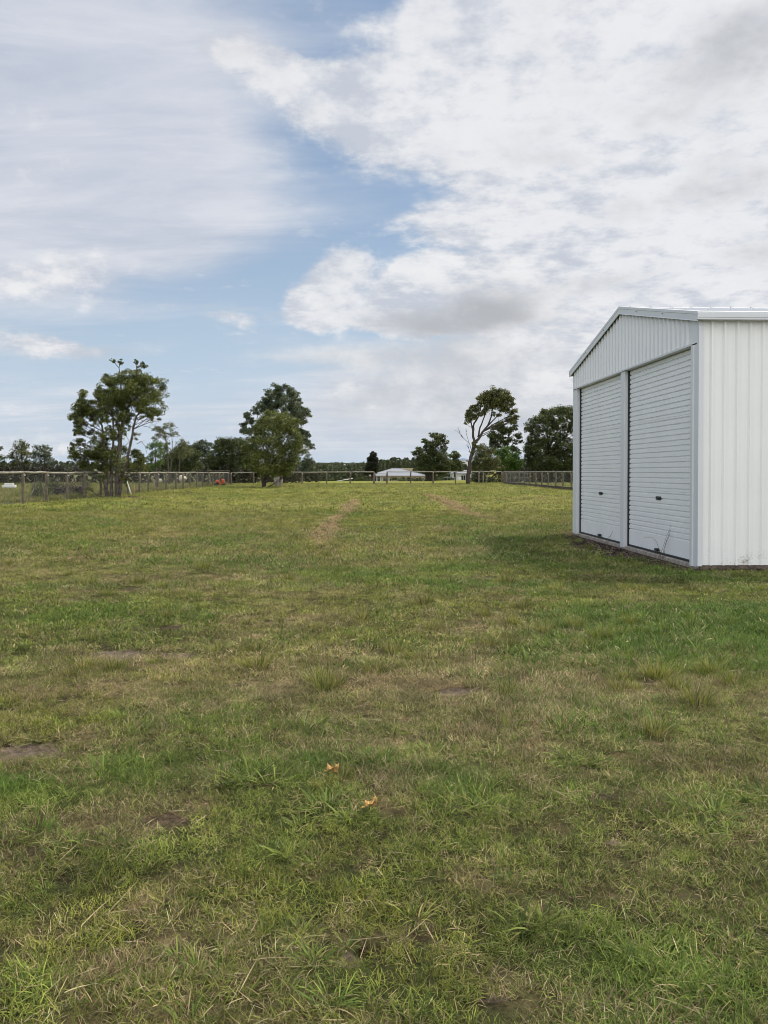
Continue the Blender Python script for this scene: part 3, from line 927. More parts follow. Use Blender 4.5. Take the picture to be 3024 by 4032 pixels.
def rib_sheet(mb, width, foot, top, place, pitch=0.2, first=0.1, back=0.012):
    """Ribbed steel sheet: u runs along the sheet, place(u, out, z) -> point; foot(u), top(u) give its ends. Ribs stand 24 mm proud."""
    us = [(0.0, 0.0)]
    u = first
    while u < width - 0.05:
        us += [(u - 0.036, 0.0), (u - 0.014, 0.034), (u + 0.012, 0.034), (u + 0.028, 0.0)]
        for w in (0.07, 0.13):                       # shallow stiffening swages in the pan
            if u + w + 0.01 < width and pitch > 0.15:
                us += [(u + w - 0.008, 0.0), (u + w, 0.0022), (u + w + 0.008, 0.0)]
        u += pitch
    us.append((width, 0.0))
    vs, fs = [], []
    for (a, o) in us:
        vs += [place(a, o, foot(a)), place(a, o, top(a))]
    for i in range(len(us) - 1):
        fs.append((2 * i, 2 * i + 2, 2 * i + 3, 2 * i + 1))
    n = len(vs)
    for (a, o) in us:                                 # the inner skin gives the sheet its thickness
        vs += [place(a, -back, foot(a)), place(a, -back, top(a))]
    m = len(us)
    fs.append(tuple([0] + [n] + [n + 1] + [1]))
    fs.append((2 * m - 2, 2 * m - 1, n + 2 * m - 1, n + 2 * m - 2))
    for i in range(m - 1):
        fs.append((2 * i, n + 2 * i, n + 2 * i + 2, 2 * i + 2))
        fs.append((2 * i + 1, 2 * i + 3, n + 2 * i + 3, n + 2 * i + 1))
        fs.append((n + 2 * i, n + 2 * i + 1, n + 2 * i + 3, n + 2 * i + 2))
    mb.add(vs, fs)


def screw(mb, p, axis, r=0.0075):
    p, a = Vector(p), Vector(axis)
    mb.tube([p - a * 0.002, p + a * 0.004], r, 8)
    mb.tube([p + a * 0.004, p + a * 0.009], r * 0.6, 6)


def build_shed():
    L, W = 12.0, 7.4                       # along the side wall, across the gable
    ZB, EAVE, RIDGE = 0.072, 3.86, 4.645    # foot of the cladding, wall top, top of the gable sheet
    DOOR_H = 3.49
    shed = empty('steel_shed', (SHED_O[0], SHED_O[1], 0), SHED_RZ)
    tag(shed, 'pale grey ribbed steel shed with two roller doors at the edge of the lawn', 'shed')
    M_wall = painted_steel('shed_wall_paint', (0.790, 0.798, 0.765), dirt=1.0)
    M_wall_shade = painted_steel('shed_wall_paint_shaded', (0.69, 0.71, 0.715))  # the wall paint again, with the gable's shade darkened into it
    M_trim = painted_steel('shed_trim_paint', (0.62, 0.64, 0.65), 0.38)
    M_door = painted_steel('roller_door_paint', (0.77, 0.785, 0.785), 0.36, dirt=0.35)
    M_roof = painted_steel('shed_roof_paint', (0.60, 0.61, 0.62), 0.36)
    M_black = simple_mat('black_plastic', (0.012, 0.013, 0.014), 0.45)
    M_screw = simple_mat('screw_steel', (0.30, 0.30, 0.29), 0.4, 0.6)
    M_conc = simple_mat('slab_concrete', (0.30, 0.265, 0.225), 0.9, var=0.3, scale=9, bump=0.5, dirt=((0.105, 0.075, 0.055), 1.0))
    M_edge = simple_mat('muddy_concrete', (0.115, 0.088, 0.068), 0.95, var=0.4, scale=12, bump=0.5)
    M_dark = simple_mat('shed_inside', (0.05, 0.05, 0.05), 0.9)

    s = MB()
    s.bevel_box(0.012, L - 0.02, 0.022, W - 0.02, -0.25, 0.066, 0.008)
    s.build('concrete_slab', M_conc, shed)
    s = MB()
    s.bevel_box(0.03, L - 0.03, 0.004, 0.020, -0.25, 0.069, 0.004)
    s.build('slab_edge', M_edge, shed)

    def slope(y):                          # height of the gable sheet at y
        return EAVE + (RIDGE - EAVE) * (1 - abs(y - W / 2) / (W / 2))

    mb = MB()
    # near side wall, far side wall, back wall
    rib_sheet(mb, L - 0.06, lambda u: ZB, lambda u: EAVE, lambda u, o, z: (u + 0.06, -o, z), first=0.145)
    sc = mb
    sc.cur = 1
    for zz in (ZB + 0.075, 1.95, EAVE - 0.2):
        for u in np.arange(0.065 + 0.05, L - 0.1, 0.2):
            screw(sc, (u + 0.06 + 0.018, -0.0, zz), (0, -1, 0), 0.006)
    mb.build('side_cladding', [M_wall, M_screw], shed)
    mb = MB()
    rib_sheet(mb, L, lambda u: ZB, lambda u: EAVE, lambda u, o, z: (u, W + o, z))
    mb.build('side_cladding', M_wall, shed)
    mb = MB()
    rib_sheet(mb, W, lambda u: ZB, lambda u: slope(u), lambda u, o, z: (L + o, u, z))
    mb.build('back_cladding', M_wall, shed)
    mb = MB()
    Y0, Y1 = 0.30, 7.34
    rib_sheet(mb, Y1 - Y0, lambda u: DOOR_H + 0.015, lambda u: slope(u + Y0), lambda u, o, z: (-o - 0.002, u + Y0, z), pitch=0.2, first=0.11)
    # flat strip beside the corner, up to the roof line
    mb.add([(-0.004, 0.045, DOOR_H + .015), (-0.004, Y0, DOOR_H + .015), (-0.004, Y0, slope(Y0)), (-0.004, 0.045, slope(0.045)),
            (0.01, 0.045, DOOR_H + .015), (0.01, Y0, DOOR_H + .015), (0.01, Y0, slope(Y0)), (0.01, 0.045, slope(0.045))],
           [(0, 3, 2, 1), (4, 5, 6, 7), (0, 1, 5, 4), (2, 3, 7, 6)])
    mb.build('gable_cladding', M_wall_shade, shed)

    # header flashing under the gable sheet
    h = MB()
    h.prism([(-0.030, 0), (0.11, 0), (0.11, 0.022), (-0.006, 0.022), (-0.006, 0.034), (-0.030, 0.034)], (0, 0.275, DOOR_H - 0.006), (1, 0, 0), (0, 0, 1), (0, 1, 0), 7.1)
    h.build('header_flashing', M_trim, shed)

    # jambs and the middle post: folded steel boxes standing 0.1 m in front of the doors
    j = MB()
    j.prism([(0.0, 0.05), (-0.004, 0.05), (-0.004, 0.155), (-0.022, 0.172), (-0.022, 0.238), (-0.004, 0.255), (-0.004, 0.30), (0.1, 0.30), (0.1, 0.05)],
            (0, 0, ZB - 0.03), (1, 0, 0), (0, 1, 0), (0, 0, 1), DOOR_H + 0.03 - ZB - 0.008)
    j.build('door_jamb', M_trim, shed)
    j = MB()
    j.bevel_box(-0.006, 0.1, 3.56, 3.79, 0.03, DOOR_H - 0.008, 0.004)
    j.build('centre_post', M_trim, shed)
    j = MB()
    j.bevel_box(-0.006, 0.1, 7.09, 7.345, ZB - 0.03, DOOR_H - 0.008, 0.004)
    j.build('door_jamb', M_trim, shed)
    # corner flashings
    for (ya, sgn) in ((0.0, 1), (W, -1)):
        c = MB()
        c.prism([(-0.008, -0.028 * sgn), (0.062, -0.028 * sgn), (0.062, -0.022 * sgn), (-0.002, -0.022 * sgn), (-0.002, 0.055 * sgn), (-0.008, 0.055 * sgn)][::sgn],
                (0, ya, ZB - 0.012), (1, 0, 0), (0, 1, 0), (0, 0, 1), EAVE - ZB + 0.01)
        c.build('corner_flashing', M_trim, shed)

    # roller doors
    for (ya, yb) in ((0.305, 3.555), (3.795, 7.085)):
        X = 0.094
        d = MB()
        zs = [(0.105, 0.0), (0.39, 0.0)]
        z, k = 0.39, 0
        while z < DOOR_H + 0.1:
            zs += [(z + 0.010, 0.016), (z + 0.018, 0.022), (z + 0.026, 0.021), (z + 0.032, 0.0)]
            if k in (8, 22):                         # sheet laps: a narrow double rib
                zs += [(z + 0.052, 0.0), (z + 0.057, 0.007), (z + 0.064, 0.0)]
            z += 0.0905
            zs.append((z, 0.0))
            k += 1
        vs, fs = [], []
        for (zz, o) in zs:
            vs += [(X + o, ya, zz), (X + o, yb, zz)]
        for i in range(len(zs) - 1):
            fs.append((2 * i, 2 * i + 2, 2 * i + 3, 2 * i + 1))
        n = len(vs)
        z0, z1 = zs[0][0], zs[-1][0]
        vs += [(X + .03, ya, z0), (X + .03, yb, z0), (X + .03, ya, z1), (X + .03, yb, z1)]
        fs += [(n, n + 1, n + 3, n + 2), (0, 1, n + 1, n)]
        d.add(vs, fs)
        door = d.build('roller_door', M_door, shed)
        g = MB()                                      # dark guides and the rubber seal
        g.box(X - 0.012, X + 0.028, ya - 0.003, ya + 0.022, 0.07, DOOR_H + .02)
        g.build('guide_track', M_black, door)
        g = MB()
        g.box(X - 0.030, X + 0.035, yb - 0.024, yb + 0.003, 0.07, DOOR_H + .02)
        g.build('guide_track', M_black, door)
        r = MB()
        r.bevel_box(X - 0.016, X + 0.03, ya + 0.024, yb - 0.038, 0.068, 0.104, 0.006)
        r.build('rubber_seal', M_black, door)
        yc = (ya + yb) / 2
        hd = MB()
        hd.bevel_box(X - 0.016, X + 0.004, yc - 0.12, yc + 0.12, 1.02, 1.08, 0.008)
        hd.bevel_box(X - 0.034, X - 0.015, yc - 0.05, yc + 0.05, 1.03, 1.055, 0.005)
        hd.tube([(X - 0.020, yc + 0.09, 1.055), (X - 0.012, yc + 0.09, 1.055)], 0.016, 10)
        hd.build('handle', M_black, door)
        lk = MB()
        lk.bevel_box(X - 0.055, X - 0.002, yc - 0.065, yc + 0.065, 0.115, 0.165, 0.008)
        lk.tube([(X - 0.03, yc - 0.12, 0.135), (X - 0.03, yc + 0.12, 0.135)], 0.009, 8)
        lk.build('floor_lock', M_black, door)
    i = MB()
    i.box(0.15, 0.16, 0.06, W - .06, 0.07, EAVE - .02)
    i.build('inner_lining', M_dark, shed)

    # roof: two ribbed slopes, ridge cap, barge boards, gutters
    run, rise = W / 2 + 0.10, (RIDGE - EAVE) * (W / 2 + 0.10) / (W / 2)
    RZ = RIDGE + 0.075
    for sgn in (1, -1):
        m = MB()
        ln = math.hypot(run, rise)

        def place(u, o, t, sgn=sgn):
            y = W / 2 - sgn * run * t
            return (u - 0.02, y, RZ - rise * t + o * 0.97)
        us = []
        rib_sheet(m, L + 0.04, lambda u: 1.0, lambda u: 0.0, place, first=0.12)
        if sgn < 0:
            m.f = [f[::-1] for f in m.f]
        m.cur = 1
        for u in np.arange(0.12, L, 0.4):
            for t in (0.06, 0.5, 0.96):
                screw(m, (u - .02, W / 2 - sgn * run * t, RZ - rise * t + 0.03), (0, -0.22 * sgn, 0.97), 0.012)
        m.build('roof_sheet', [M_roof, M_screw], shed)
    rc = MB()
    rc.prism([(-0.17, -0.030), (-0.012, 0.012), (0.012, 0.012), (0.17, -0.030), (0.17, -0.040), (0, 0.0), (-0.17, -0.040)], (-0.03, W / 2, RZ + 0.029), (0, 1, 0), (0, 0, 1), (1, 0, 0), L + 0.06)
    rc.cur = 1
    for u in np.arange(0.12, L, 0.4):
        screw(rc, (u, W / 2 - 0.08, RZ + 0.026), (0, 0, 1), 0.013)
    rc.build('ridge_cap', [M_roof, M_screw], shed)
    for sgn in (1, -1):
        b = MB()
        ya, yb = W / 2, W / 2 - sgn * (run + 0.02)
        za, zb = RZ + 0.045, RZ + 0.045 - rise * (run + .02) / run
        bt = 0.150
        # face with a small fold half-way down, returned over the roof
        prof = [(-0.080, 0.0), (-0.080, -0.045), (-0.074, -0.052), (-0.074, -bt + .012), (-0.080, -bt), (-0.062, -bt), (-0.062, -bt + .006), (-0.068, -bt + .006), (-0.068, -0.006), (0.10, -0.006), (0.10, 0.0)]
        vs = [(x, ya, za + z) for x, z in prof] + [(x, yb, zb + z) for x, z in prof]
        n = len(prof)
        fs = [(k, (k + 1) % n, n + (k + 1) % n, n + k) for k in range(n)] + [tuple(range(n - 1, -1, -1)), tuple(range(n, 2 * n))]
        if sgn > 0:
            fs = [f[::-1] for f in fs]
        b.add(vs, fs)
        b.cur = 1
        for t in (0.27, 0.62):
            yy = ya + (yb - ya) * t
            screw(b, (-0.08, yy, za + (zb - za) * t - 0.075), (-1, 0, 0), 0.012)
        b.build('barge_capping', [M_trim, M_screw], shed)
    for sgn, y0 in ((1, 0.0), (-1, W)):
        g = MB()
        z0 = EAVE - 0.035
        prof = [(0.004, 0.0), (-0.112, 0.0), (-0.116, 0.006), (-0.116, 0.030), (-0.122, 0.036), (-0.122, 0.096), (-0.116, 0.102), (-0.116, 0.122), (-0.104, 0.130), (-0.092, 0.122), (-0.098, 0.118), (-0.108, 0.10), (-0.108, 0.010), (0.004, 0.008)]
        prof = [(sgn * a, b) for a, b in prof]
        if sgn < 0:
            prof = prof[::-1]
        g.prism(prof, (-0.075, y0 - sgn * 0.026, z0), (0, 1, 0), (0, 0, 1), (1, 0, 0), L + 0.1)
        g.prism([(a, b) for a, b in prof[:13]], (-0.079, y0 - sgn * 0.026, z0), (0, 1, 0), (0, 0, 1), (1, 0, 0), 0.003)
        g.build('gutter', M_trim, shed)

    # bark and rubbish along the foot of the doors
    ch = [[], [], []]
    n = 9000
    ly = RNG.uniform(-0.35, 8.2, n)
    lx = -np.abs(RNG.normal(0, 0.38, n)) + 0.02
    c, s_ = math.cos(SHED_RZ), math.sin(SHED_RZ)
    gx, gy = SHED_O[0] + lx * c - ly * s_, SHED_O[1] + lx * s_ + ly * c
    f = lawn(gx, gy)
    k = (RNG.random(n) < f['mulch_shade']) & (lx < -0.10 - 0.1 * RNG.random(n))
    lx2 = RNG.uniform(-0.3, 6, 1500)
    ly2 = -np.abs(RNG.normal(0.0, 0.06, 1500)) - 0.0
    gx, gy = np.concatenate([gx[k], SHED_O[0] + lx2 * c - ly2 * s_]), np.concatenate([gy[k], SHED_O[1] + lx2 * s_ + ly2 * c])
    t1, t2 = RNG.uniform(0, 6.283, 2500), RNG.uniform(0, 6.283, 2500)
    for cx, cy, r, q in ((-16.6, 52, 1.6, 1300), (-12.6, 85.2, 1.2, 500), (-11.3, 92.5, 1.5, 600)):
        gx = np.concatenate([gx, cx + RNG.normal(0, r * .55, q)])
        gy = np.concatenate([gy, cy + RNG.normal(0, r * .5, q)])
    n = len(gx)
    big = np.where(gy > 40, 2.4, 1.0)
    a = RNG.uniform(0, 6.283, n)
    ln, wd = RNG.uniform(.008, .04, n) * big, RNG.uniform(.002, .009, n) * big
    tilt = RNG.normal(0, .35, n)
    z = terrain(gx, gy) + np.abs(RNG.normal(0.006, .010, n))
    dx, dy, dz = np.cos(a) * ln, np.sin(a) * ln, np.sin(tilt) * ln
    ex, ey = -np.sin(a) * wd, np.cos(a) * wd
    ez = RNG.normal(0, .5, n) * wd
    P0 = np.stack([gx, gy, z], -1)
    D, Ee = np.stack([dx, dy, dz], -1), np.stack([ex, ey, ez], -1)
    V = np.stack([P0 - D - Ee, P0 + D - Ee * .6, P0 + D * 1.1 + Ee, P0 - D * .9 + Ee * .8], 1).reshape(-1, 3)
    me = np_mesh('bark_litter', V, np.arange(4 * n), np.full(n, 4), {'shade': ('FACE', 'FLOAT', RNG.random(n).astype(np.float32))})
    m, nt, b = new_mat('bark_chips')
    sh = attr(nt, 'shade')
    nt.links.new(mix_col(nt, sh.smooth(.7, 1.0), mix_col(nt, sh, (0.035, 0.024, 0.017), (0.115, 0.078, 0.055)), (0.26, 0.20, 0.14)), b.inputs['Base Color'])
    b.inputs['Roughness'].default_value = .9
    tag(link_mesh('bark_litter', me, m), kind='stuff')


build_shed()
# ---------------------------------------------------------------- post-and-rail fences with wire mesh
M_post = simple_mat('weathered_log', (0.125, 0.105, 0.078), 0.9, var=0.35, scale=7, bump=0.6, spec=0.2)
M_rail = simple_mat('weathered_rail', (0.25, 0.232, 0.20), 0.9, var=0.25, scale=5, bump=0.5, spec=0.2)
M_wire = simple_mat('galvanised_wire', (0.13, 0.135, 0.14), 0.6, 0.2)
M_strap = simple_mat('rail_strap', (0.05, 0.048, 0.045), 0.7)
M_clip = simple_mat('white_clip', (0.6, 0.6, 0.56), 0.6)
M_board = simple_mat('dark_timber', (0.055, 0.043, 0.034), 0.9, var=0.4, scale=4)
M_galv = simple_mat('gate_pipe', (0.34, 0.345, 0.35), 0.45, 0.5)


def ground_z(x, y):
    return float(terrain(np.array([float(x)]), np.array([float(y)]))[0])


def log(mb, a, b, r, n=8, wob=0.012):
    a, b = Vector(a), Vector(b)
    pts, rad = [], []
    for i in range(5):
        t = i / 4
        pts.append(a.lerp(b, t) + Vector((random.uniform(-wob, wob), random.uniform(-wob, wob), random.uniform(-wob, wob))) * (0 < i < 4))
        rad.append(r * random.uniform(0.93, 1.06))
    mb.tube(pts, rad, n)


def wire_panel(mb, a, b, z0, z1, gap, r):
    """Diamond wire between two posts; each wire is a thin three-sided bar."""
    a, b = Vector(a), Vector(b)
    ln = (Vector((b.x, b.y, 0)) - Vector((a.x, a.y, 0))).length
    h = z1 - z0
    d = (b - a) / ln

    def pt(u, v):
        p = a + d * u
        return (p.x, p.y, a.z + (b.z - a.z) * u / ln + z0 + v)
    nrm = Vector((-d.y, d.x, 0))
    u = -h
    while u < ln:
        for sg in (1, -1):
            u0, u1 = (u, u + h)
            v0, v1 = (0.0, h)
            if u0 < 0: v0, u0 = -u0, 0.0
            if u1 > ln: v1, u1 = h - (u1 - ln), ln
            if u1 - u0 < 0.02:
                continue
            if sg < 0: v0, v1 = h - v0, h - v1
            p, q = Vector(pt(u0, v0)), Vector(pt(u1, v1))
            t = (q - p).normalized()
            s = t.cross(nrm).normalized() * r
            o = nrm * r
            k = [p + s, p - s * .5 + o * .87, p - s * .5 - o * .87, q + s, q - s * .5 + o * .87, q - s * .5 - o * .87]
            mb.add(k, [(0, 1, 4, 3), (1, 2, 5, 4), (2, 0, 3, 5)])
        u += gap
    for v in (0.02, h * .5, h - 0.03):
        mb.tube([pt(0, v), pt(ln, v)], r * 1.1, 3, cap=False)


def fence(label, posts, rail_z, rail_r, post_r, mesh=True, gap=0.10, wire_r=0.0013, skip=(), board=False, side=1, foot=0.05):
    """posts: ground points in order. skip: bays left open (a gate hangs there)."""
    root = empty('post_and_rail_fence', (posts[0][0], posts[0][1], ground_z(*posts[0])))
    tag(root, label, 'fence', 'post and rail fences round the paddock')
    o = Vector(root.location)
    P3 = [Vector((x, y, ground_z(x, y))) - o for x, y in posts]
    for i, p in enumerate(P3):
        m = MB()
        h = rail_z[i] - rail_r * 0.4
        lean = Vector((random.uniform(-.03, .03), random.uniform(-.03, .03), 0))
        log(m, p + Vector((0, 0, -0.4)), p + lean + Vector((0, 0, h + rail_r * random.uniform(.2, 1.5))), post_r * random.uniform(.88, 1.1))
        po = m.build('post', M_post, root, smooth=True)
        m = MB()
        b = P3[min(i + 1, len(P3) - 1)] - P3[max(i - 1, 0)]
        b = Vector((b.x, b.y, 0)).normalized()
        c = p + Vector((0, 0, rail_z[i]))
        m.tube([c - b * 0.03, c + b * 0.03], rail_r * 1.12, 9, cap=True)
        m.build('rail_strap', M_strap, po)
        m = MB()
        f = Vector((b.y, -b.x, 0)) * side
        q = p + Vector((0, 0, rail_z[i] - rail_r * 2.4)) + f * post_r
        m.bevel_box(q.x - .03, q.x + .03, q.y - .03, q.y + .03, q.z - .03, q.z + .03, .008)
        m.build('clip', M_clip, po)
    for i in range(len(P3) - 1):
        if i in skip:
            continue
        a, b = P3[i], P3[i + 1]
        t = (b - a).normalized()
        m = MB()
        log(m, a + Vector((0, 0, rail_z[i])) + t * 0.005, b + Vector((0, 0, rail_z[i + 1])) - t * 0.005, rail_r * random.uniform(.92, 1.06), 10, 0.02)
        m.build('rail', M_rail, root, smooth=True)
        if mesh:
            m = MB()
            wire_panel(m, a, b, foot + (0.22 if board else 0), min(rail_z[i], rail_z[i + 1]) - rail_r, gap, wire_r)
            m.build('wire_mesh', M_wire, root)
        if board:
            m = MB()
            n = Vector((-t.y, t.x, 0)) * 0.035 * -side
            zs = Vector((0, 0, 1))
            vs = [a - n, b - n, b + n, a + n]
            vs = [v + zs * 0.02 for v in vs] + [v + zs * random.uniform(.24, .3) for v in vs]
            m.add(vs, [(3, 2, 1, 0), (4, 5, 6, 7), (0, 1, 5, 4), (1, 2, 6, 5), (2, 3, 7, 6), (3, 0, 4, 7)])
            m.build('base_board', M_board, root)
    return root


def pipe_gate(label, a, b, h0, h1, inset=0.12):
    a, b = Vector((a[0], a[1], ground_z(*a))), Vector((b[0], b[1], ground_z(*b)))
    g = empty('pipe_gate', a)
    tag(g, label, 'gate', 'pipe gates in the fences')
    t = (b - a).normalized()
    L = (b - a).length
    p0, p1 = t * inset, t * (L - inset)
    up = Vector((0, 0, 1))
    m = MB()
    r, c = 0.026, 0.16
    path = [p0 + up * h0, p0 + up * (h1 - c), p0 + t * c * .3 + up * (h1 - c * .3), p0 + t * c + up * h1, p1 - t * c + up * h1, p1 - t * c * .3 + up * (h1 - c * .3), p1 + up * (h1 - c), p1 + up * h0, p0 + up * h0]
    m.tube(path, r, 8)
    m.tube([p0 + up * (h0 + h1) / 2, p1 + up * (h0 + h1) / 2], r * .6, 6)
    m.build('gate_frame', M_galv, g, smooth=True)
    m = MB()
    wire_panel(m, p0, p1, h0, h1 - 0.03, 0.09, 0.0022)
    m.build('wire_mesh', M_wire, g)
    for hh in (h0 + .2, h1 - .3):
        m = MB()
        m.tube([p0 - t * inset * .6 + up * hh, p0 + up * hh], 0.016, 6)
        m.build('hinge', M_strap, g)


def build_fences():
    # left boundary: from beside the frame edge to the far corner
    ys = [13.4, 16.5, 19.5, 22.5, 25.5, 28.6, 31.6, 34.6, 37.6] + [40.5, 43.7, 46.6, 49.6, 52.9, 55.9, 58.9, 62.0, 64.8, 67.7, 70.9, 74.2, 77.6, 80.8, 84.0, 87.2, 90.4, 93.6, 97.0, 100.8, 104.8]
    pts = [(-17.2 - 0.0295 * (y - 40.5) + random.uniform(-.06, .06), y) for y in ys]
    fence('log rail fence with wire mesh running away along the rough weedy block', pts, [1.50] * len(pts), 0.060, 0.076, side=1)
    # back boundary
    px = [902, 999, 1095, 1190, 1286, 1379, 1472, 1524, 1617, 1706, 1794, 1887, 1975]
    X0, Y0, X1, Y1 = -19.1, 105.0, 15.75, 114.6
    pts = []
    for p in px:
        k = (p - 1512) / FOC
        t = (k * Y0 - X0) / ((X1 - X0) - k * (Y1 - Y0))
        pts.append((X0 + (X1 - X0) * t, Y0 + (Y1 - Y0) * t))
    pts[0] = (pts[0][0] + 0.25, pts[0][1] + 0.1)
    hz = [1.52 + 0.13 * i / 12 for i in range(13)]
    fence('open log rail fence crossing the far end of the lawn before the houses', pts, hz, 0.060, 0.100, mesh=False, skip=(6,), side=1)
    pipe_gate('bent pipe gate in the gap of the far fence before the grey roofed house', pts[6], pts[7], 0.12, 1.42)
    # right boundary
    ys = [112.6, 110.6, 107.0, 103.6, 99.9, 96.2, 92.7, 89.1, 85.5, 82.1, 78.6, 75.3, 71.9, 68.4, 64.9, 61.4, 57.9, 54.4, 50.9, 47.4]
    pts = [(15.85 + random.uniform(-.04, .04), y) for y in ys]
    fence('log rail fence with fine mesh and dark base boards running behind the steel shed', pts, [1.63 - 0.004 * i for i in range(len(pts))], 0.065, 0.085, gap=0.085, wire_r=0.0012, board=True, side=1)
    pipe_gate('pipe gate just behind the right hand corner of the far fence', (16.6, 116.0), (19.8, 116.6), 0.12, 1.45)


build_fences()
# ---------------------------------------------------------------- trees
def leaf_material(name, dark, light, glint=None, trans=0.28, rough=0.5):
    m, nt, b = new_mat(name)
    t = attr(nt, 'tone')
    geo = nt.nodes.new('ShaderNodeNewGeometry').outputs['Position']
    n = noise(nt, geo, 0.9, 3, 0.5)
    c = mix_col(nt, (t * 0.75 + (n - 0.5) * 0.9 + 0.1).clamp(), dark, light)
    if glint:
        c = mix_col(nt, t.smooth(0.78, 0.98) * 0.85, c, glint)  # brightest leaves carry sunlit highlights as colour
    nt.links.new(c, b.inputs['Base Color'])
    b.inputs['Roughness'].default_value = rough
    b.inputs['Specular IOR Level'].default_value = 0.35
    tr = nt.nodes.new('ShaderNodeBsdfTranslucent')
    nt.links.new(c, tr.inputs['Color'])
    mx = nt.nodes.new('ShaderNodeMixShader')
    mx.inputs[0].default_value = trans
    nt.links.new(b.outputs[0], mx.inputs[1])
    nt.links.new(tr.outputs[0], mx.inputs[2])
    nt.links.new(mx.outputs[0], nt.nodes['Material Output'].inputs['Surface'])
    return m


M_bark = simple_mat('grey_bark', (0.115, 0.098, 0.082), 0.95, var=0.4, scale=5, bump=0.7, spec=0.15)
M_bark_pale = simple_mat('pale_bark', (0.27, 0.245, 0.21), 0.95, var=0.35, scale=4, bump=0.6, spec=0.15)
M_bark_dark = simple_mat('dark_bark', (0.060, 0.050, 0.042), 0.95, var=0.4, scale=5, bump=0.7, spec=0.15)
LEAF = {
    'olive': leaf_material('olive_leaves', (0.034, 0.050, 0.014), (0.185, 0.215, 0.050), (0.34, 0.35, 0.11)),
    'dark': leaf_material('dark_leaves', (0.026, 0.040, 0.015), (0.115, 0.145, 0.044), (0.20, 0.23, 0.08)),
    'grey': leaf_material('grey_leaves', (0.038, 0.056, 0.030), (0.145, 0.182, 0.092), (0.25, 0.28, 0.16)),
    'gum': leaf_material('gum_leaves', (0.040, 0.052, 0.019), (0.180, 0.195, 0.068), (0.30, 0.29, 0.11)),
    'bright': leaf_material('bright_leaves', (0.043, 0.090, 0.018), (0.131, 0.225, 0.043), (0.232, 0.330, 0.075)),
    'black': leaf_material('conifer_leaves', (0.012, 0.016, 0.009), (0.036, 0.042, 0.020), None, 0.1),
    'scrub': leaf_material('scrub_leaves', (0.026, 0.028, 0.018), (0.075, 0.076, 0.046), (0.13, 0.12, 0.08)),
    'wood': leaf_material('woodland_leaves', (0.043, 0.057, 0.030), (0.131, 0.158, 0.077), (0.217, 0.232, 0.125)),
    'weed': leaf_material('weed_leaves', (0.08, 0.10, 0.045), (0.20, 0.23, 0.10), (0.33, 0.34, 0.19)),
    'brush': leaf_material('dead_brush', (0.030, 0.022, 0.018), (0.110, 0.085, 0.070), (0.18, 0.15, 0.13), 0.1),
}


def leaves_mesh(name, C, size, up=0.35, elong=2.0, tone=None, hang=0.0):
    """One folded leaf (two triangles) per centre."""
    n = len(C)
    N = RNG.normal(0, 1, (n, 3))
    N[:, 2] = np.abs(N[:, 2]) * (1 + up) + up
    N /= np.linalg.norm(N, axis=1, keepdims=True)
    A = RNG.normal(0, 1, (n, 3))
    A[:, 2] -= hang
    A -= N * np.sum(A * N, 1, keepdims=True)
    A /= np.linalg.norm(A, axis=1, keepdims=True) + 1e-9
    B = np.cross(N, A)
    s = size * RNG.uniform(0.6, 1.35, (n, 1))
    a, b = A * s * 0.5, B * s * 0.5 / elong
    fold = N * s * 0.08
    V = np.stack([C - a, C + b * 1.0 + a * 0.1 + fold, C + a, C - b * 1.0 + a * 0.1 + fold], 1).reshape(-1, 3)
    k = np.arange(n)[:, None] * 4
    F = np.concatenate([k + 0, k + 1, k + 2, k + 0, k + 2, k + 3], 1).reshape(-1)
    tn = RNG.random(n) if tone is None else tone
    return np_mesh(name, V, F, np.full(2 * n, 3), {'tone': ('FACE', 'FLOAT', np.repeat(tn, 2).astype(np.float32))})


def crown_points(blobs, dens, depth_fill=True, clump=0.34):
    """blobs: (centre, radius, weight). Leaves sit in small clumps near the surface of every blob, so gaps stay between."""
    out, tone, subs = [], [], []
    for c, r, wt in blobs:
        k = max(4, int(12 * wt * (0.6 + min(r, 1.6))))
        dirs = RNG.normal(0, 1, (k, 3))
        dirs /= np.linalg.norm(dirs, axis=1, keepdims=True)
        rad = r * RNG.uniform(0.25, 1.0, (k, 1)) ** 0.5 * 0.86
        S = np.array(c)[None, :] + dirs * rad * np.array([1, 1, 0.92])
        cr = r * clump * RNG.uniform(0.7, 1.3, k)
        m = np.maximum(6, (1.9 * dens * wt * 4 * math.pi * r * r / k * RNG.uniform(.7, 1.3, k))).astype(int)
        ct = RNG.uniform(-0.28, 0.28, k)
        for j in range(k):
            q = RNG.normal(0, 1, (m[j], 3))
            q /= np.linalg.norm(q, axis=1, keepdims=True)
            q *= (RNG.random((m[j], 1)) ** 0.45) * cr[j] * 1.25 * np.array([1, 1, 0.75])
            out.append(S[j] + q)
            tone.append(np.clip(RNG.random(m[j]) + ct[j], 0, 1))
        subs.append((S, r))
    return np.concatenate(out), np.concatenate(tone), subs


def curve_pts(a, b, sag, n=6):
    a, b = Vector(a), Vector(b)
    side = Vector((random.uniform(-1, 1), random.uniform(-1, 1), random.uniform(-.3, .3))) * (b - a).length * sag
    return [a.lerp(b, t) + side * math.sin(math.pi * t) * (1 - t * .3) for t in [i / n for i in range(n + 1)]]


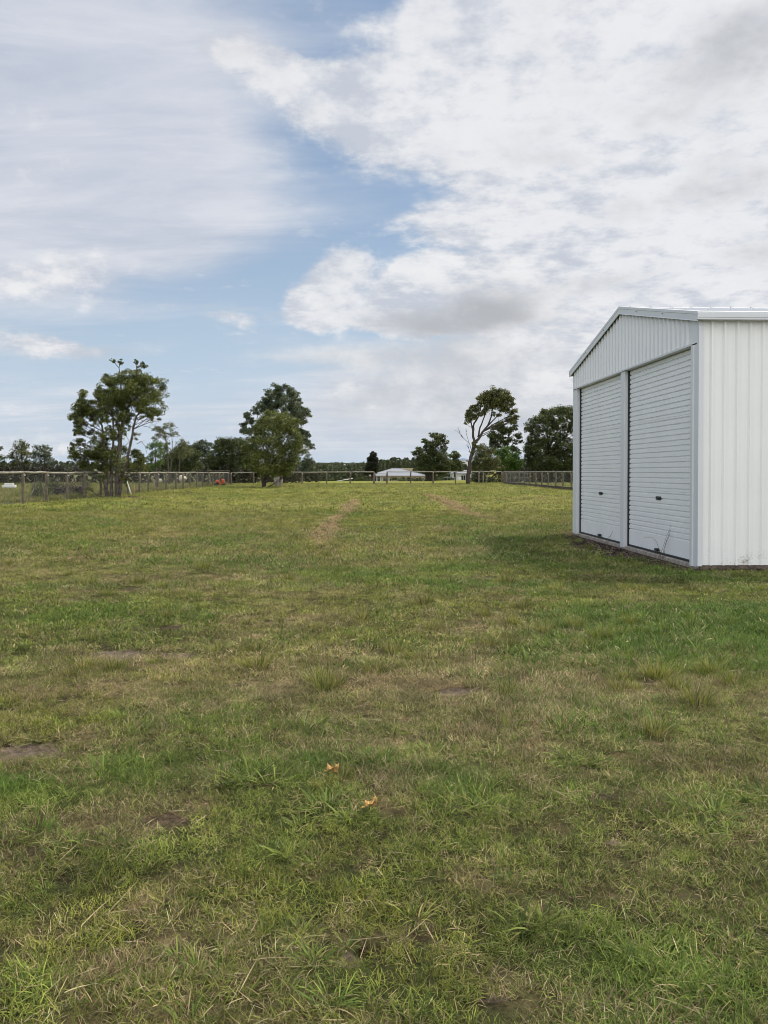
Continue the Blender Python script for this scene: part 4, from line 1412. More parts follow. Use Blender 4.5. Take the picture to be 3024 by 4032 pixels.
def tree(name, label, cat, d, crop, blobs, stems, leaf, leaf_size, dens, bark=None, thick=0.6, trunk_r=0.12, twigs=True, group=None,
         elong=2.0, hang=0.0, base_z=None, spread=1.0, bare=(), shift_y=0.0, clump=0.40):
    """crop = (x0, y0, s): blobs (x, y, r[, weight[, depth]]) and stems [(x, y, r_rel), ...] are read off an enlarged view of the photograph
    as the proportions of the tree; the crown gets its own depth (thick x its width)."""
    x0, y0, s = crop

    def W(x, y, dy=0.0):
        p = at(x0 + x * s, y0 + y * s, d)
        p.y += dy
        return p
    k = s * d / FOC
    xs = [b[0] for b in blobs]
    xm, hw = (min(xs) + max(xs)) / 2, max(20.0, (max(xs) - min(xs)) / 2 + np.mean([b[2] for b in blobs]))
    B = []
    for b in blobs:
        x, y, r = b[:3]
        wt = b[3] if len(b) > 3 else 1.0
        half = hw * k * thick * math.sqrt(max(0.08, 1 - ((x - xm) / hw) ** 2))
        R = r * k
        lay = [b[4] * hw * k] if len(b) > 4 else [RNG.uniform(-half, half) * 0.8]
        if len(b) <= 4 and half > R * 1.1 and wt >= 0.6:
            lay.append(-lay[0] * RNG.uniform(.5, 1.0) + RNG.normal(0, R * .2))
        for dy in lay:
            B.append((tuple(W(x, y, dy)), R, wt / (len(lay) ** 0.4)))
    base = stems[0][0]
    bx = W(base[0], base[1])
    gz = ground_z(bx.x, d) if base_z is None else base_z
    root = empty(name, (bx.x, d, gz))
    tag(root, label, cat, group)
    o = np.array(root.location)
    C, tn, subs = crown_points([(np.array(c) - o, r, w) for c, r, w in B], dens, clump=clump)
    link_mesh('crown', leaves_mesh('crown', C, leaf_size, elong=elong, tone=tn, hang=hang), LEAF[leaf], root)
    m = MB()
    nodes = []
    for st in stems:
        pts, rad = [], []
        n = len(st)
        dyb = random.uniform(-.25, .25) * hw * k * thick * 0.4
        for i, q in enumerate(st):
            t = i / max(1, n - 1)
            p = W(q[0], q[1], dyb * t) - Vector(o)
            if i == 0 and abs(p.z) < 1.0:
                p.z = -0.15
            pts.append(p)
            rad.append(trunk_r * q[2])
        fine, fr = [], []
        for i in range(n - 1):
            for j in range(3):
                t = j / 3
                w = Vector((random.uniform(-1, 1), random.uniform(-1, 1), 0)) * rad[i] * 0.35 * (j > 0)
                fine.append(pts[i].lerp(pts[i + 1], t) + w)
                fr.append(rad[i] * (1 - t) + rad[i + 1] * t)
        fine.append(pts[-1]); fr.append(rad[-1])
        m.tube(fine, fr, 7)
        nodes += [(p, r) for p, r in zip(fine, fr)]
    for (S, r) in subs:
        c = Vector(S.mean(0))
        best, bn = None, 1e9
        for p, pr in nodes:
            hz = math.hypot(p.x - c.x, p.y - c.y)
            if p.z > c.z - 0.45 * hz:
                continue
            q = (p - c).length - pr * 2
            if q < bn:
                best, bn = (p, pr), q
        if best is None:
            best = nodes[0]
        p, pr = best
        L = (c - p).length
        r0 = min(pr * 0.5, max(0.010, 0.010 * L + r * 0.012))
        path = curve_pts(p, c, 0.10)
        m.tube(path, [r0 * (1 - .6 * i / 6) for i in range(7)], 5)
        if twigs:
            for qn in S[:7]:
                q = Vector(qn)
                m.tube([path[4], path[4].lerp(q, .55) + Vector((0, 0, .06 * r)), q], [r0 * .45, r0 * .3, r0 * .14], 4)
    for st in bare:                                   # leafless twigs
        pts = [W(q[0], q[1], random.uniform(-.2, .2)) - Vector(o) for q in st]
        m.tube(pts, [trunk_r * .16 * (1 - .6 * i / max(1, len(pts) - 1)) for i in range(len(pts))], 4)
        for _ in range(4):
            i = random.randrange(1, len(pts))
            e = pts[i] + (pts[i] - pts[i - 1]) * random.uniform(.3, .9) + Vector((random.uniform(-.3, .3), random.uniform(-.3, .3), random.uniform(-.1, .4)))
            m.tube([pts[i], pts[i].lerp(e, .5), e], [trunk_r * .08, trunk_r * .06, trunk_r * .03], 4)
    m.build('trunk', bark or M_bark, root, smooth=True)
    return root


def build_trees():
    s1 = 750 / 1659
    # --- the many-stemmed tree inside the left fence
    tree('paperbark_tree', 'nearest tree of the lawn, many stemmed and ragged, rising beside the left wire fence', 'tree', 51.5, (0, 1350, s1),
         [(1180, 400, 150), (1240, 310, 75), (1330, 360, 90), (1370, 450, 75), (1130, 290, 65), (1010, 370, 105), (940, 330, 55), (880, 430, 75), (830, 470, 60), (1080, 480, 100), (1200, 520, 95),
          (1330, 540, 85), (1350, 620, 55), (960, 490, 85), (1290, 640, 40, .8), (760, 560, 85), (700, 600, 75), (660, 650, 55), (800, 620, 70), (690, 700, 58), (680, 770, 45), (750, 770, 45, .9), (720, 540, 50), (760, 680, 55, .8), (830, 560, 60), (880, 520, 60), (900, 600, 60, .9), (1130, 640, 50, .9), (1280, 600, 55),
          (1000, 580, 85), (970, 680, 70), (1060, 660, 65, .8), (1000, 790, 75), (900, 810, 60, .8), (1100, 600, 50, .6), (1130, 800, 40, .6), (1090, 730, 45, .6), (870, 880, 75), (690, 860, 50, .8), (640, 890, 30, .7), (720, 940, 75), (660, 1000, 55), (800, 960, 80),
          (900, 980, 90), (1010, 950, 85), (1090, 1010, 70, .8), (1190, 960, 50, .8), (1230, 1010, 65, .8), (1180, 1080, 60, .7), (960, 1080, 70, .6), (850, 1070, 70, .8), (720, 1050, 65, .7), (650, 1060, 30, .7), (1060, 1100, 60, .6), (1250, 1100, 45, .7),
          (1100, 1190, 45, .7), (980, 1170, 50, .6), (860, 1275, 26, .8), (1080, 1245, 20, .7),
          (995, 165, 26, .8, 0), (1055, 168, 32, .9, 0), (1185, 170, 32, .8, .05), (1195, 210, 22, .6, .05), (1255, 195, 38, .9, .05), (970, 150, 14, .6, 0)],
         [[(930, 1345, 1.15), (928, 1230, .95), (920, 1080, .8), (905, 880, .6), (890, 720, .42), (840, 650, .25)],
          [(965, 1330, .9), (968, 1180, .8), (975, 1000, .65), (990, 820, .5), (985, 640, .38), (960, 500, .22)],
          [(1015, 1340, 1.5), (1022, 1200, 1.25), (1035, 1000, 1.1), (1045, 820, .95), (1070, 660, .75), (1110, 560, .5), (1200, 450, .28)],
          [(1030, 1330, 1.0), (1060, 1190, .85), (1110, 1000, .7), (1150, 830, .58), (1170, 720, .48), (1190, 640, .4), (1260, 560, .26), (1330, 500, .16)],
          [(1045, 820, .6), (1020, 680, .5), (930, 600, .36), (860, 640, .26), (780, 590, .18)],
          [(1060, 430, .36), (1050, 270, .24), (1042, 220, .2), (1000, 172, .14)], [(1042, 220, .18), (1056, 180, .14)], [(1170, 380, .36), (1195, 290, .26), (1188, 190, .16)], [(1195, 290, .24), (1250, 205, .15)]],
         'olive', 0.10, 200, trunk_r=0.125, thick=0.75, clump=0.36,
         bare=[[(1180, 740), (1240, 722), (1300, 735), (1350, 760)], [(1185, 660), (1260, 680), (1330, 700)], [(1190, 880), (1230, 860), (1270, 900), (1285, 960)], [(1240, 720), (1310, 690), (1340, 720)], [(860, 700), (800, 760), (770, 800)]])

    c2 = (550, 1450, s1)
    tree('lilly_pilly_tree', 'round dark olive tree growing in front of a taller greyer tree at the far end', 'tree', 85, c2,
         [(1150, 430, 70), (1080, 470, 75), (1260, 460, 75), (1340, 480, 65), (1030, 520, 50), (1200, 540, 110), (1330, 580, 90), (1390, 640, 60), (1060, 600, 85), (990, 650, 70), (1150, 680, 120), (1300, 700, 110), (1400, 720, 55),
          (1000, 740, 80), (930, 700, 50), (950, 800, 60), (1080, 790, 100), (1220, 810, 110), (1340, 800, 70), (1000, 850, 70), (1110, 880, 80), (1240, 880, 75), (1310, 860, 50), (1060, 920, 40), (1180, 920, 45), (1280, 915, 35)],
         [[(1080, 1045, 1.2), (1078, 950, 1.0), (1090, 820, .8), (1130, 660, .5), (1180, 500, .25)], [(1085, 1045, .8), (1110, 900, .6), (1230, 720, .4), (1300, 600, .2)], [(1080, 950, .6), (1020, 800, .4), (1000, 700, .2)]],
         'olive', 0.16, 62, bark=M_bark_dark, trunk_r=0.17, thick=0.8)
    tree('silver_leaf_tree', 'tall grey green tree standing directly behind the round dark olive tree', 'tree', 93, c2,
         [(1200, 190, 55), (1280, 200, 60), (1150, 230, 50), (1340, 220, 45), (1120, 290, 60), (1230, 290, 80), (1330, 310, 70), (1380, 280, 35), (1060, 340, 55), (1020, 370, 38), (1160, 370, 70), (1290, 400, 70), (1380, 400, 60), (1440, 380, 45), (1480, 400, 30),
          (940, 410, 38), (960, 470, 45), (910, 500, 35), (950, 550, 45), (900, 550, 28), (1010, 540, 40), (1420, 460, 45), (1440, 560, 35, .8), (1470, 590, 32, .8), (1480, 660, 38, .9), (1500, 690, 25, .8), (1440, 640, 40), (1400, 560, 50), (1200, 500, 80), (1320, 520, 70), (1100, 450, 50)],
         [[(1200, 1035, 1.1), (1205, 930, .9), (1215, 760, .7), (1225, 560, .5), (1240, 400, .32), (1230, 270, .15)], [(1225, 1030, .8), (1240, 940, .65), (1310, 760, .45), (1390, 560, .25), (1430, 440, .12)], [(1190, 1030, .7), (1170, 900, .55), (1080, 700, .4), (980, 520, .2)]],
         'grey', 0.18, 80, bark=M_bark_pale, trunk_r=0.2, thick=0.7)
    tree('grey_sapling_tree', 'thin grey sapling close on the right of the tall grey green tree', 'tree', 138, (1150, 1700, 600 / 1659),
         [(170, 250, 35, .7), (160, 300, 50, .8), (200, 320, 45, .8), (130, 360, 55), (190, 380, 55), (230, 340, 30, .6), (100, 420, 50), (160, 440, 60), (215, 430, 45), (70, 470, 50)],
         [[(150, 560, 1), (155, 420, .7), (170, 270, .3)], [(180, 560, .7), (190, 400, .4)]], 'grey', 0.26, 22, trunk_r=0.11, thick=0.6)

    # --- beyond the left fence
    c5 = (0, 1350, s1)
    tree('wattle_tree', 'loose open topped tree seen through twigs just right of the nearest tree', 'tree', 92, c5,
         [(1420, 740, 50, .8), (1490, 730, 45, .8), (1380, 770, 45, .8), (1360, 820, 40, .7), (1510, 790, 45, .7), (1440, 800, 55, .6), (1590, 860, 45, .7), (1560, 900, 50, .7), (1620, 900, 45, .7), (1480, 890, 50, .5), (1430, 930, 60, .7), (1540, 960, 60, .8), (1610, 960, 60, .8)],
         [[(1470, 1200, 1), (1465, 1000, .8), (1450, 860, .5), (1430, 750, .22)], [(1475, 1180, .7), (1500, 950, .45), (1500, 760, .18)], [(1550, 1200, .7), (1570, 1000, .5), (1590, 870, .2)]],
         'gum', 0.15, 44, bark=M_bark, trunk_r=0.1, thick=0.7)
    tree('bright_shrub_tree', 'small bright green tree peeping out between the nearest tree and the loose tree', 'tree', 72, c5,
         [(1350, 880, 45), (1400, 890, 40), (1310, 900, 35), (1330, 960, 55), (1400, 960, 50), (1300, 1010, 45), (1370, 1030, 60), (1320, 1080, 45)],
         [[(1360, 1280, 1), (1360, 1100, .8), (1355, 920, .3)], [(1365, 1250, .7), (1400, 1050, .5), (1400, 910, .2)]], 'bright', 0.12, 70, trunk_r=0.07)
    c3 = (550, 1450, s1)
    tree('dense_scrub_tree', 'low broad dark tree under the loose tree behind the left wire fence', 'tree', 108, c3,
         [(250, 790, 70), (330, 760, 70), (410, 740, 70), (480, 760, 60), (200, 840, 60), (300, 850, 80), (400, 840, 80), (490, 840, 70), (350, 730, 45), (440, 700, 40)],
         [[(350, 985, 1), (350, 850, .7), (360, 760, .3)], [(370, 985, .7), (430, 830, .5), (450, 740, .2)]], 'dark', 0.2, 44, bark=M_bark_dark, trunk_r=0.12)
    tree('ironbark_tree', 'pale grey green round topped tree between two dark trees at the left', 'tree', 128, c3,
         [(500, 680, 50), (560, 665, 50), (600, 680, 40), (460, 720, 45), (540, 730, 60), (600, 740, 45), (480, 780, 45), (560, 800, 55), (610, 800, 40), (550, 850, 50)],
         [[(550, 960, 1), (550, 830, .7), (550, 700, .3)], [(560, 960, .7), (590, 800, .4), (600, 700, .2)]], 'grey', 0.24, 30, trunk_r=0.14)
    tree('fig_tree', 'wide dark dense tree whose crown meets the round olive tree on its left side', 'tree', 122, c3,
         [(700, 640, 45), (760, 660, 60), (830, 650, 55), (890, 650, 50), (680, 700, 60), (760, 740, 80), (850, 740, 80), (930, 720, 70), (650, 770, 55), (720, 820, 80), (820, 830, 80), (910, 830, 80), (640, 850, 55), (970, 800, 70), (1010, 860, 60), (1050, 890, 50)],
         [[(800, 985, 1.2), (800, 850, .9), (790, 700, .3)], [(810, 985, .8), (900, 830, .5), (900, 690, .2)], [(790, 985, .8), (700, 830, .5), (690, 700, .2)]], 'dark', 0.24, 40, bark=M_bark_dark, trunk_r=0.2)
    tree('young_gum_tree', 'brown tinged young tree on the left, beside a greener one of equal height', 'tree', 100, c5,
         [(180, 880, 45), (220, 900, 40), (140, 920, 40), (200, 950, 55), (130, 980, 45), (90, 990, 28), (240, 970, 40), (180, 1020, 55, .7), (110, 1050, 40), (240, 1040, 40, .7)],
         [[(195, 1200, .9), (195, 1050, .7), (190, 900, .25)], [(200, 1150, .5), (150, 1000, .35), (140, 930, .15)], [(198, 1120, .5), (235, 980, .2)]], 'gum', 0.16, 42, bark=M_bark_dark, trunk_r=0.1)
    tree('young_gum_tree', 'greener young tree on the left, beside a brown tinged one of equal height', 'tree', 102, c5,
         [(320, 910, 28), (380, 905, 35), (400, 940, 45), (340, 960, 45), (300, 980, 40), (430, 980, 40), (370, 1010, 50, .8), (440, 1030, 40), (310, 1040, 40, .8), (400, 1050, 35, .7)],
         [[(395, 1200, .9), (395, 1060, .7), (385, 920, .25)], [(396, 1150, .5), (340, 1000, .35), (325, 920, .15)], [(396, 1120, .5), (435, 990, .2)]], 'grey', 0.16, 46, bark=M_bark_dark, trunk_r=0.1)
    tree('young_gum_tree', 'dark tree cut by the left edge of the view above the wire fence', 'tree', 98, c5,
         [(0, 920, 25), (-40, 950, 50), (15, 1000, 40), (-30, 1030, 50), (20, 1050, 30), (-70, 1000, 50)], [[(-30, 1200, 1), (-30, 1060, .7), (-30, 950, .3)]], 'dark', 0.16, 46, bark=M_bark_dark, trunk_r=0.1)
    tree('round_bush', 'small round dark bush poking just over the fence rail left of the nearest tree', 'bush', 88, c5,
         [(510, 1095, 28), (490, 1110, 26), (535, 1115, 20), (515, 1140, 32), (490, 1160, 30)], [[(510, 1210, 1), (510, 1150, .6), (510, 1100, .3)]], 'black', 0.12, 70, trunk_r=0.05)

    # --- far end, right of the gate
    c4 = (1550, 1450, s1)
    tree('tall_gum_tree', 'tall leaning gum with long bare forked stems standing at the far fence', 'tree', 110.5, c4,
         [(870, 210, 55), (810, 240, 50), (930, 230, 55), (985, 245, 45), (760, 270, 40), (860, 275, 60), (945, 290, 55), (1020, 280, 35), (1030, 320, 32, .8), (750, 320, 32, .8), (790, 310, 35, .7), (690, 350, 35), (660, 390, 35), (725, 370, 30, .7), (640, 420, 24), (625, 480, 18, .7), (690, 420, 36, .9), (740, 400, 34, .8), (660, 450, 30, .8), (800, 380, 36, .8),
          (900, 330, 50, .9), (880, 290, 45, 1), (970, 350, 50, .9), (840, 320, 40, .8), (1050, 380, 35, .8), (1065, 430, 28, .8), (1010, 400, 40, .5), (935, 410, 35, .5), (860, 400, 30, .4), (1030, 460, 35, .6), (830, 350, 30, .4), (990, 440, 30, .5), (720, 690, 26, .9), (700, 655, 20, .8), (685, 740, 24, .7)],
         [[(650, 1003, 1.35), (655, 900, 1.15), (672, 780, 1.0), (695, 690, .95), (710, 640, .85)],
          [(705, 670, .8), (690, 560, .6), (700, 480, .48), (740, 420, .3), (760, 330, .18)], [(690, 560, .5), (680, 500, .4), (650, 420, .2)],
          [(710, 650, .8), (735, 620, .75), (770, 560, .62), (820, 500, .5), (850, 420, .36), (870, 280, .18)], [(735, 600, .55), (750, 520, .42), (790, 420, .3), (820, 300, .15)],
          [(820, 500, .42), (880, 440, .3), (930, 380, .22), (960, 290, .12)], [(770, 560, .4), (850, 500, .32), (940, 450, .22), (1040, 400, .12)]],
         'gum', 0.20, 84, bark=M_bark_dark, trunk_r=0.24, thick=0.6, hang=0.8, elong=2.4,
         bare=[[(680, 730), (660, 660), (610, 610), (570, 570), (545, 545)], [(660, 660), (640, 600), (630, 560)], [(600, 600), (575, 560)], [(670, 740), (655, 700), (640, 680)]])
    tree('slender_gum_tree', 'slim twin stemmed gum hung with dark leaf clumps just behind the tall leaning gum', 'tree', 138, c4,
         [(920, 500, 45), (950, 540, 50), (880, 520, 35, .8), (1030, 460, 40, .8), (1050, 510, 35, .7), (1010, 540, 40, .7), (870, 590, 45), (920, 610, 45, .8), (860, 640, 35), (990, 610, 40, .7), (960, 660, 45, .7), (1080, 590, 35, .8), (1110, 640, 22, .7), (1060, 640, 25, .6), (1040, 700, 35, .7), (1080, 730, 30, .7), (900, 680, 35, .7), (850, 670, 25)],
         [[(965, 900, 1), (965, 720, .8), (955, 600, .5), (940, 500, .25)], [(985, 900, .8), (988, 720, .65), (1000, 560, .4), (1030, 470, .2)], [(970, 740, .5), (900, 640, .25)], [(988, 720, .5), (1070, 620, .22)]],
         'dark', 0.24, 55, bark=M_bark, trunk_r=0.16, thick=0.6, hang=0.5)
    tree('spreading_gum_tree', 'broad dark gum showing forked limbs, half hidden behind the steel shed', 'tree', 128, c4,
         [(1430, 370, 60), (1370, 390, 55), (1490, 370, 50), (1540, 390, 55), (1310, 400, 50), (1280, 450, 60), (1220, 470, 45), (1180, 500, 40), (1165, 535, 30), (1350, 460, 60), (1440, 450, 60), (1520, 460, 60), (1600, 420, 60), (1240, 540, 45), (1470, 530, 45, .6), (1550, 530, 50, .7), (1300, 520, 40, .6), (1220, 610, 60), (1190, 680, 60), (1280, 640, 60), (1250, 710, 70),
          (1540, 620, 40, .6), (1400, 600, 60, .7), (1350, 560, 50, .8), (1460, 600, 60, .8), (1320, 660, 60, .9), (1420, 680, 60, .9), (1390, 500, 55, .9), (1350, 740, 70), (1300, 800, 80), (1200, 770, 60), (1160, 720, 35), (1170, 830, 60), (1260, 850, 70), (1400, 820, 70), (1500, 700, 70), (1440, 740, 60), (1550, 690, 60), (1490, 790, 80), (1580, 790, 80), (1370, 870, 60), (1460, 870, 70), (1560, 870, 70), (1650, 500, 70), (1680, 620, 80), (1650, 740, 90), (1680, 860, 80)],
         [[(1350, 990, 1.3), (1350, 800, 1.0), (1345, 680, .8), (1340, 600, .6), (1300, 500, .3)], [(1348, 700, .7), (1390, 620, .5), (1430, 540, .36), (1450, 420, .18)], [(1360, 760, .7), (1430, 660, .5), (1500, 590, .34), (1560, 470, .18)], [(1345, 640, .5), (1370, 520, .3), (1380, 420, .15)]],
         'dark', 0.24, 36, bark=M_bark_dark, trunk_r=0.26, thick=0.7)
    tree('green_shrub_tree', 'rounded bright green bushy tree under the slim gum behind the far fence', 'tree', 126, c4,
         [(960, 740, 55), (1020, 760, 55), (890, 730, 40), (1070, 790, 55), (930, 790, 60), (1010, 820, 65), (1090, 840, 45), (950, 850, 55), (1050, 870, 50), (990, 700, 30)],
         [[(990, 990, 1), (990, 860, .7), (985, 750, .3)], [(1000, 990, .7), (1060, 830, .3)]], 'bright', 0.22, 42, trunk_r=0.12)
    tree('olive_bush', 'loose olive bush close on the right of the leaning gum trunk', 'bush', 121, c4,
         [(770, 700, 45), (810, 720, 45), (740, 740, 45), (850, 720, 40), (780, 780, 60), (720, 800, 50), (850, 790, 55), (740, 850, 55), (820, 850, 60), (890, 840, 50), (930, 860, 35), (700, 860, 40)],
         [[(780, 990, 1), (780, 860, .7), (780, 730, .3)], [(800, 990, .8), (850, 830, .3)], [(740, 990, .7), (735, 830, .3)]], 'gum', 0.2, 40, bark=M_bark_pale, trunk_r=0.1)
    tree('fig_tree', 'squat dark spreading tree on a green mound right of the grey roofed house', 'tree', 150, c4,
         [(370, 590, 40), (330, 580, 25, .7), (420, 610, 42), (450, 640, 30, .8), (260, 630, 26), (290, 650, 40), (370, 660, 55, .7), (440, 690, 40, .6), (300, 700, 50), (230, 710, 42), (180, 740, 28), (250, 760, 50), (350, 740, 60), (420, 760, 60), (220, 800, 45), (300, 810, 70), (390, 830, 70), (460, 820, 50), (250, 860, 50), (330, 870, 60), (410, 885, 50), (470, 880, 30), (200, 860, 30)],
         [[(320, 985, 1.6), (322, 900, 1.2), (325, 800, .8), (350, 660, .35)], [(300, 985, 1.0), (285, 900, .8), (250, 760, .3)], [(335, 985, 1.0), (355, 900, .8), (420, 740, .3)]],
         'dark', 0.26, 34, bark=M_bark_dark, trunk_r=0.34, thick=0.7, base_z=0.05)
    tree('she_oak_tree', 'dark round headed tree further back, right of the squat spreading tree', 'tree', 195, c4,
         [(530, 750, 38), (500, 765, 25), (560, 765, 22), (540, 800, 40), (510, 830, 40), (570, 830, 30), (530, 870, 45), (490, 870, 35), (580, 880, 30), (480, 820, 25)], [[(530, 960, 1), (530, 850, .6), (530, 760, .3)]], 'dark', 0.34, 24, trunk_r=0.2, bark=M_bark_dark)
    tree('cypress_tree', 'black green upright conifer standing just left of the grey roofed house', 'tree', 205, (1150, 1700, 600 / 1659),
         [(878, 225, 16), (905, 245, 22), (865, 250, 26), (880, 280, 40), (850, 310, 34), (910, 300, 32), (880, 340, 46), (840, 360, 34), (915, 350, 30), (860, 390, 46), (905, 400, 38), (820, 400, 30), (835, 430, 40), (890, 440, 42), (800, 450, 28)],
         [[(870, 560, 1.2), (870, 400, .8), (878, 240, .2)]], 'black', 0.34, 34, bark=M_bark_dark, trunk_r=0.25)

    # --- scrub belts and far woods: nobody could count them
    def belt(name, lst, leaf, size, dens, seed):
        rng = np.random.default_rng(seed)
        B = []
        for (pxa, pxb, top, bot, d0, d1, step) in lst:
            p = pxa
            while p < pxb:
                d = rng.uniform(d0, d1)
                tp = top + rng.uniform(-1, 1) * (bot - top) * 0.18
                g = at(p, 0, d)
                gz = ground_z(g.x, d)
                zt = EYE + (HOR - tp) * d / FOC
                h = max(0.5, zt - gz)
                r0 = step * d / FOC * rng.uniform(.6, 1.0)
                z = gz + r0 * .4
                while z < zt - r0 * .3:
                    B.append((np.array([g.x + rng.normal(0, r0 * .3), d + rng.normal(0, r0), z]), r0 * rng.uniform(.7, 1.1), 1.0))
                    z += r0 * 1.0
                B.append((np.array([g.x, d, zt - r0 * .6]), r0 * .62, 1.0))
                p += step * rng.uniform(.5, 1.0)
        C, tn, _ = crown_points(B, dens)
        tag(link_mesh(name, leaves_mesh(name, C, size, tone=tn), LEAF[leaf]), kind='stuff')

    belt('scrub', [(-260, 250, 1833, 1905, 106, 114, 22), (-260, 250, 1840, 1905, 103, 108, 20), (240, 640, 1842, 1905, 106, 114, 20), (620, 1010, 1835, 1905, 116, 130, 18), (880, 1180, 1850, 1905, 119, 126, 18), (980, 1260, 1862, 1900, 130, 150, 16), (1860, 1990, 1850, 1900, 128, 140, 18), (1980, 2260, 1832, 1895, 132, 146, 16), (1980, 2260, 1842, 1898, 130, 138, 16), (2240, 2900, 1800, 1895, 138, 160, 24)], 'scrub', 0.26, 13, 3)
    belt('woodland', [(1120, 1290, 1848, 1900, 185, 240, 12), (1270, 1460, 1848, 1890, 215, 262, 11), (1260, 1470, 1836, 1866, 262, 330, 9), (1230, 1480, 1828, 1850, 345, 440, 8), (1470, 1660, 1815, 1862, 300, 400, 10), (1480, 1640, 1806, 1835, 400, 470, 7),
                      (1640, 1900, 1832, 1868, 270, 330, 10), (1640, 1960, 1824, 1850, 420, 520, 8), (1780, 1860, 1838, 1856, 300, 350, 7), (-2600, -300, 1820, 1865, 300, 520, 26), (3300, 5200, 1815, 1865, 300, 520, 30), (-300, 900, 1822, 1865, 380, 600, 8), (600, 1260, 1822, 1860, 520, 650, 9), (1250, 1480, 1822, 1836, 560, 660, 6), (1880, 3300, 1815, 1865, 350, 520, 14)], 'wood', 0.62, 4.2, 4)


build_trees()
# ---------------------------------------------------------------- houses and small things
M_roof_grey = simple_mat('grey_roof_steel', (0.27, 0.285, 0.31), 0.45, var=0.06, scale=.4)
M_cream = simple_mat('cream_render', (0.42, 0.38, 0.31), 0.9, var=0.1, scale=.5)
M_white = simple_mat('white_paint', (0.60, 0.60, 0.58), 0.6, var=0.05)
M_glass = simple_mat('dark_window_glass', (0.018, 0.020, 0.024), 0.12)
M_blue = simple_mat('blue_roof_steel', (0.17, 0.23, 0.33), 0.5, var=0.08, scale=.4)
M_tan = simple_mat('tan_render', (0.48, 0.40, 0.27), 0.9, var=0.1, scale=.5)
M_brick = simple_mat('brown_brick', (0.25, 0.15, 0.10), 0.9, var=0.2, scale=2)
M_garage = simple_mat('pale_sheet_wall', (0.40, 0.41, 0.41), 0.6, var=0.06)
M_orange = simple_mat('orange_paint', (0.48, 0.085, 0.035), 0.6, var=0.15)
M_rubber = simple_mat('tyre_rubber', (0.02, 0.02, 0.02), 0.8)
M_stake = simple_mat('white_stake_paint', (0.66, 0.66, 0.60), 0.7)
M_wood = simple_mat('raw_stake_timber', (0.36, 0.21, 0.11), 0.85, var=0.2)
M_leaf = simple_mat('dry_leaf_surface', (0.44, 0.265, 0.085), 0.85, var=0.6, scale=60)
M_stalk = simple_mat('weed_stalk', (0.115, 0.10, 0.075), 0.9, var=0.3)


def hip_roof(mb, x0, x1, y0, y1, z, rise, ov=0.5, ridge=None, th=0.12):
    x0, x1, y0, y1 = x0 - ov, x1 + ov, y0 - ov, y1 + ov
    w = min(x1 - x0, y1 - y0) / 2
    ra, rb = (x0 + w, x1 - w) if ridge is None else ridge
    ym = (y0 + y1) / 2
    vs = [(x0, y0, z), (x1, y0, z), (x1, y1, z), (x0, y1, z), (ra, ym, z + rise), (rb, ym, z + rise),
          (x0, y0, z - th), (x1, y0, z - th), (x1, y1, z - th), (x0, y1, z - th)]
    mb.add(vs, [(0, 1, 5, 4), (1, 2, 5), (2, 3, 4, 5), (3, 0, 4), (0, 6, 7, 1), (1, 7, 8, 2), (2, 8, 9, 3), (3, 9, 6, 0), (9, 8, 7, 6)])
    return [((x0, y0, z), (ra, ym, z + rise)), ((x1, y0, z), (rb, ym, z + rise)), ((ra, ym, z + rise), (rb, ym, z + rise))]


def wall_with_openings(root, x0, x1, y, z0, z1, openings, mat, depth=6.0):
    """Front wall built as piers, sills and heads round real openings; each window is a part with its own pane."""
    m = MB()
    xs = sorted(openings, key=lambda o: o[0])
    cur = x0
    for a, b, lo, hi, kind in xs:
        if a > cur:
            m.box(cur, a, y, y + .25, z0, z1)
        if lo > z0 + .01: m.box(a, b, y, y + .25, z0, lo)
        if hi < z1 - .01: m.box(a, b, y, y + .25, hi, z1)
        cur = b
    if cur < x1:
        m.box(cur, x1, y, y + .25, z0, z1)
    m.box(x0, x0 + .25, y + .25, y + depth, z0, z1)
    m.box(x1 - .25, x1, y + .25, y + depth, z0, z1)
    m.box(x0 + .25, x1 - .25, y + depth - .25, y + depth, z0, z1)
    m.build('wall', mat, root)
    for a, b, lo, hi, kind in xs:
        f = MB()
        t = 0.07
        for q in ((a, a + t, lo, hi), (b - t, b, lo, hi), (a + t, b - t, lo, lo + t), (a + t, b - t, hi - t, hi)):
            f.box(q[0], q[1], y + .05, y + .12, q[2], q[3])
        fr = f.build('window' if kind == 'w' else 'door', M_white, root)
        g = MB()
        g.box(a + t, b - t, y + .07, y + .09, lo + t, hi - t)
        g.build('pane', M_glass if kind != 's' else M_garage, fr)


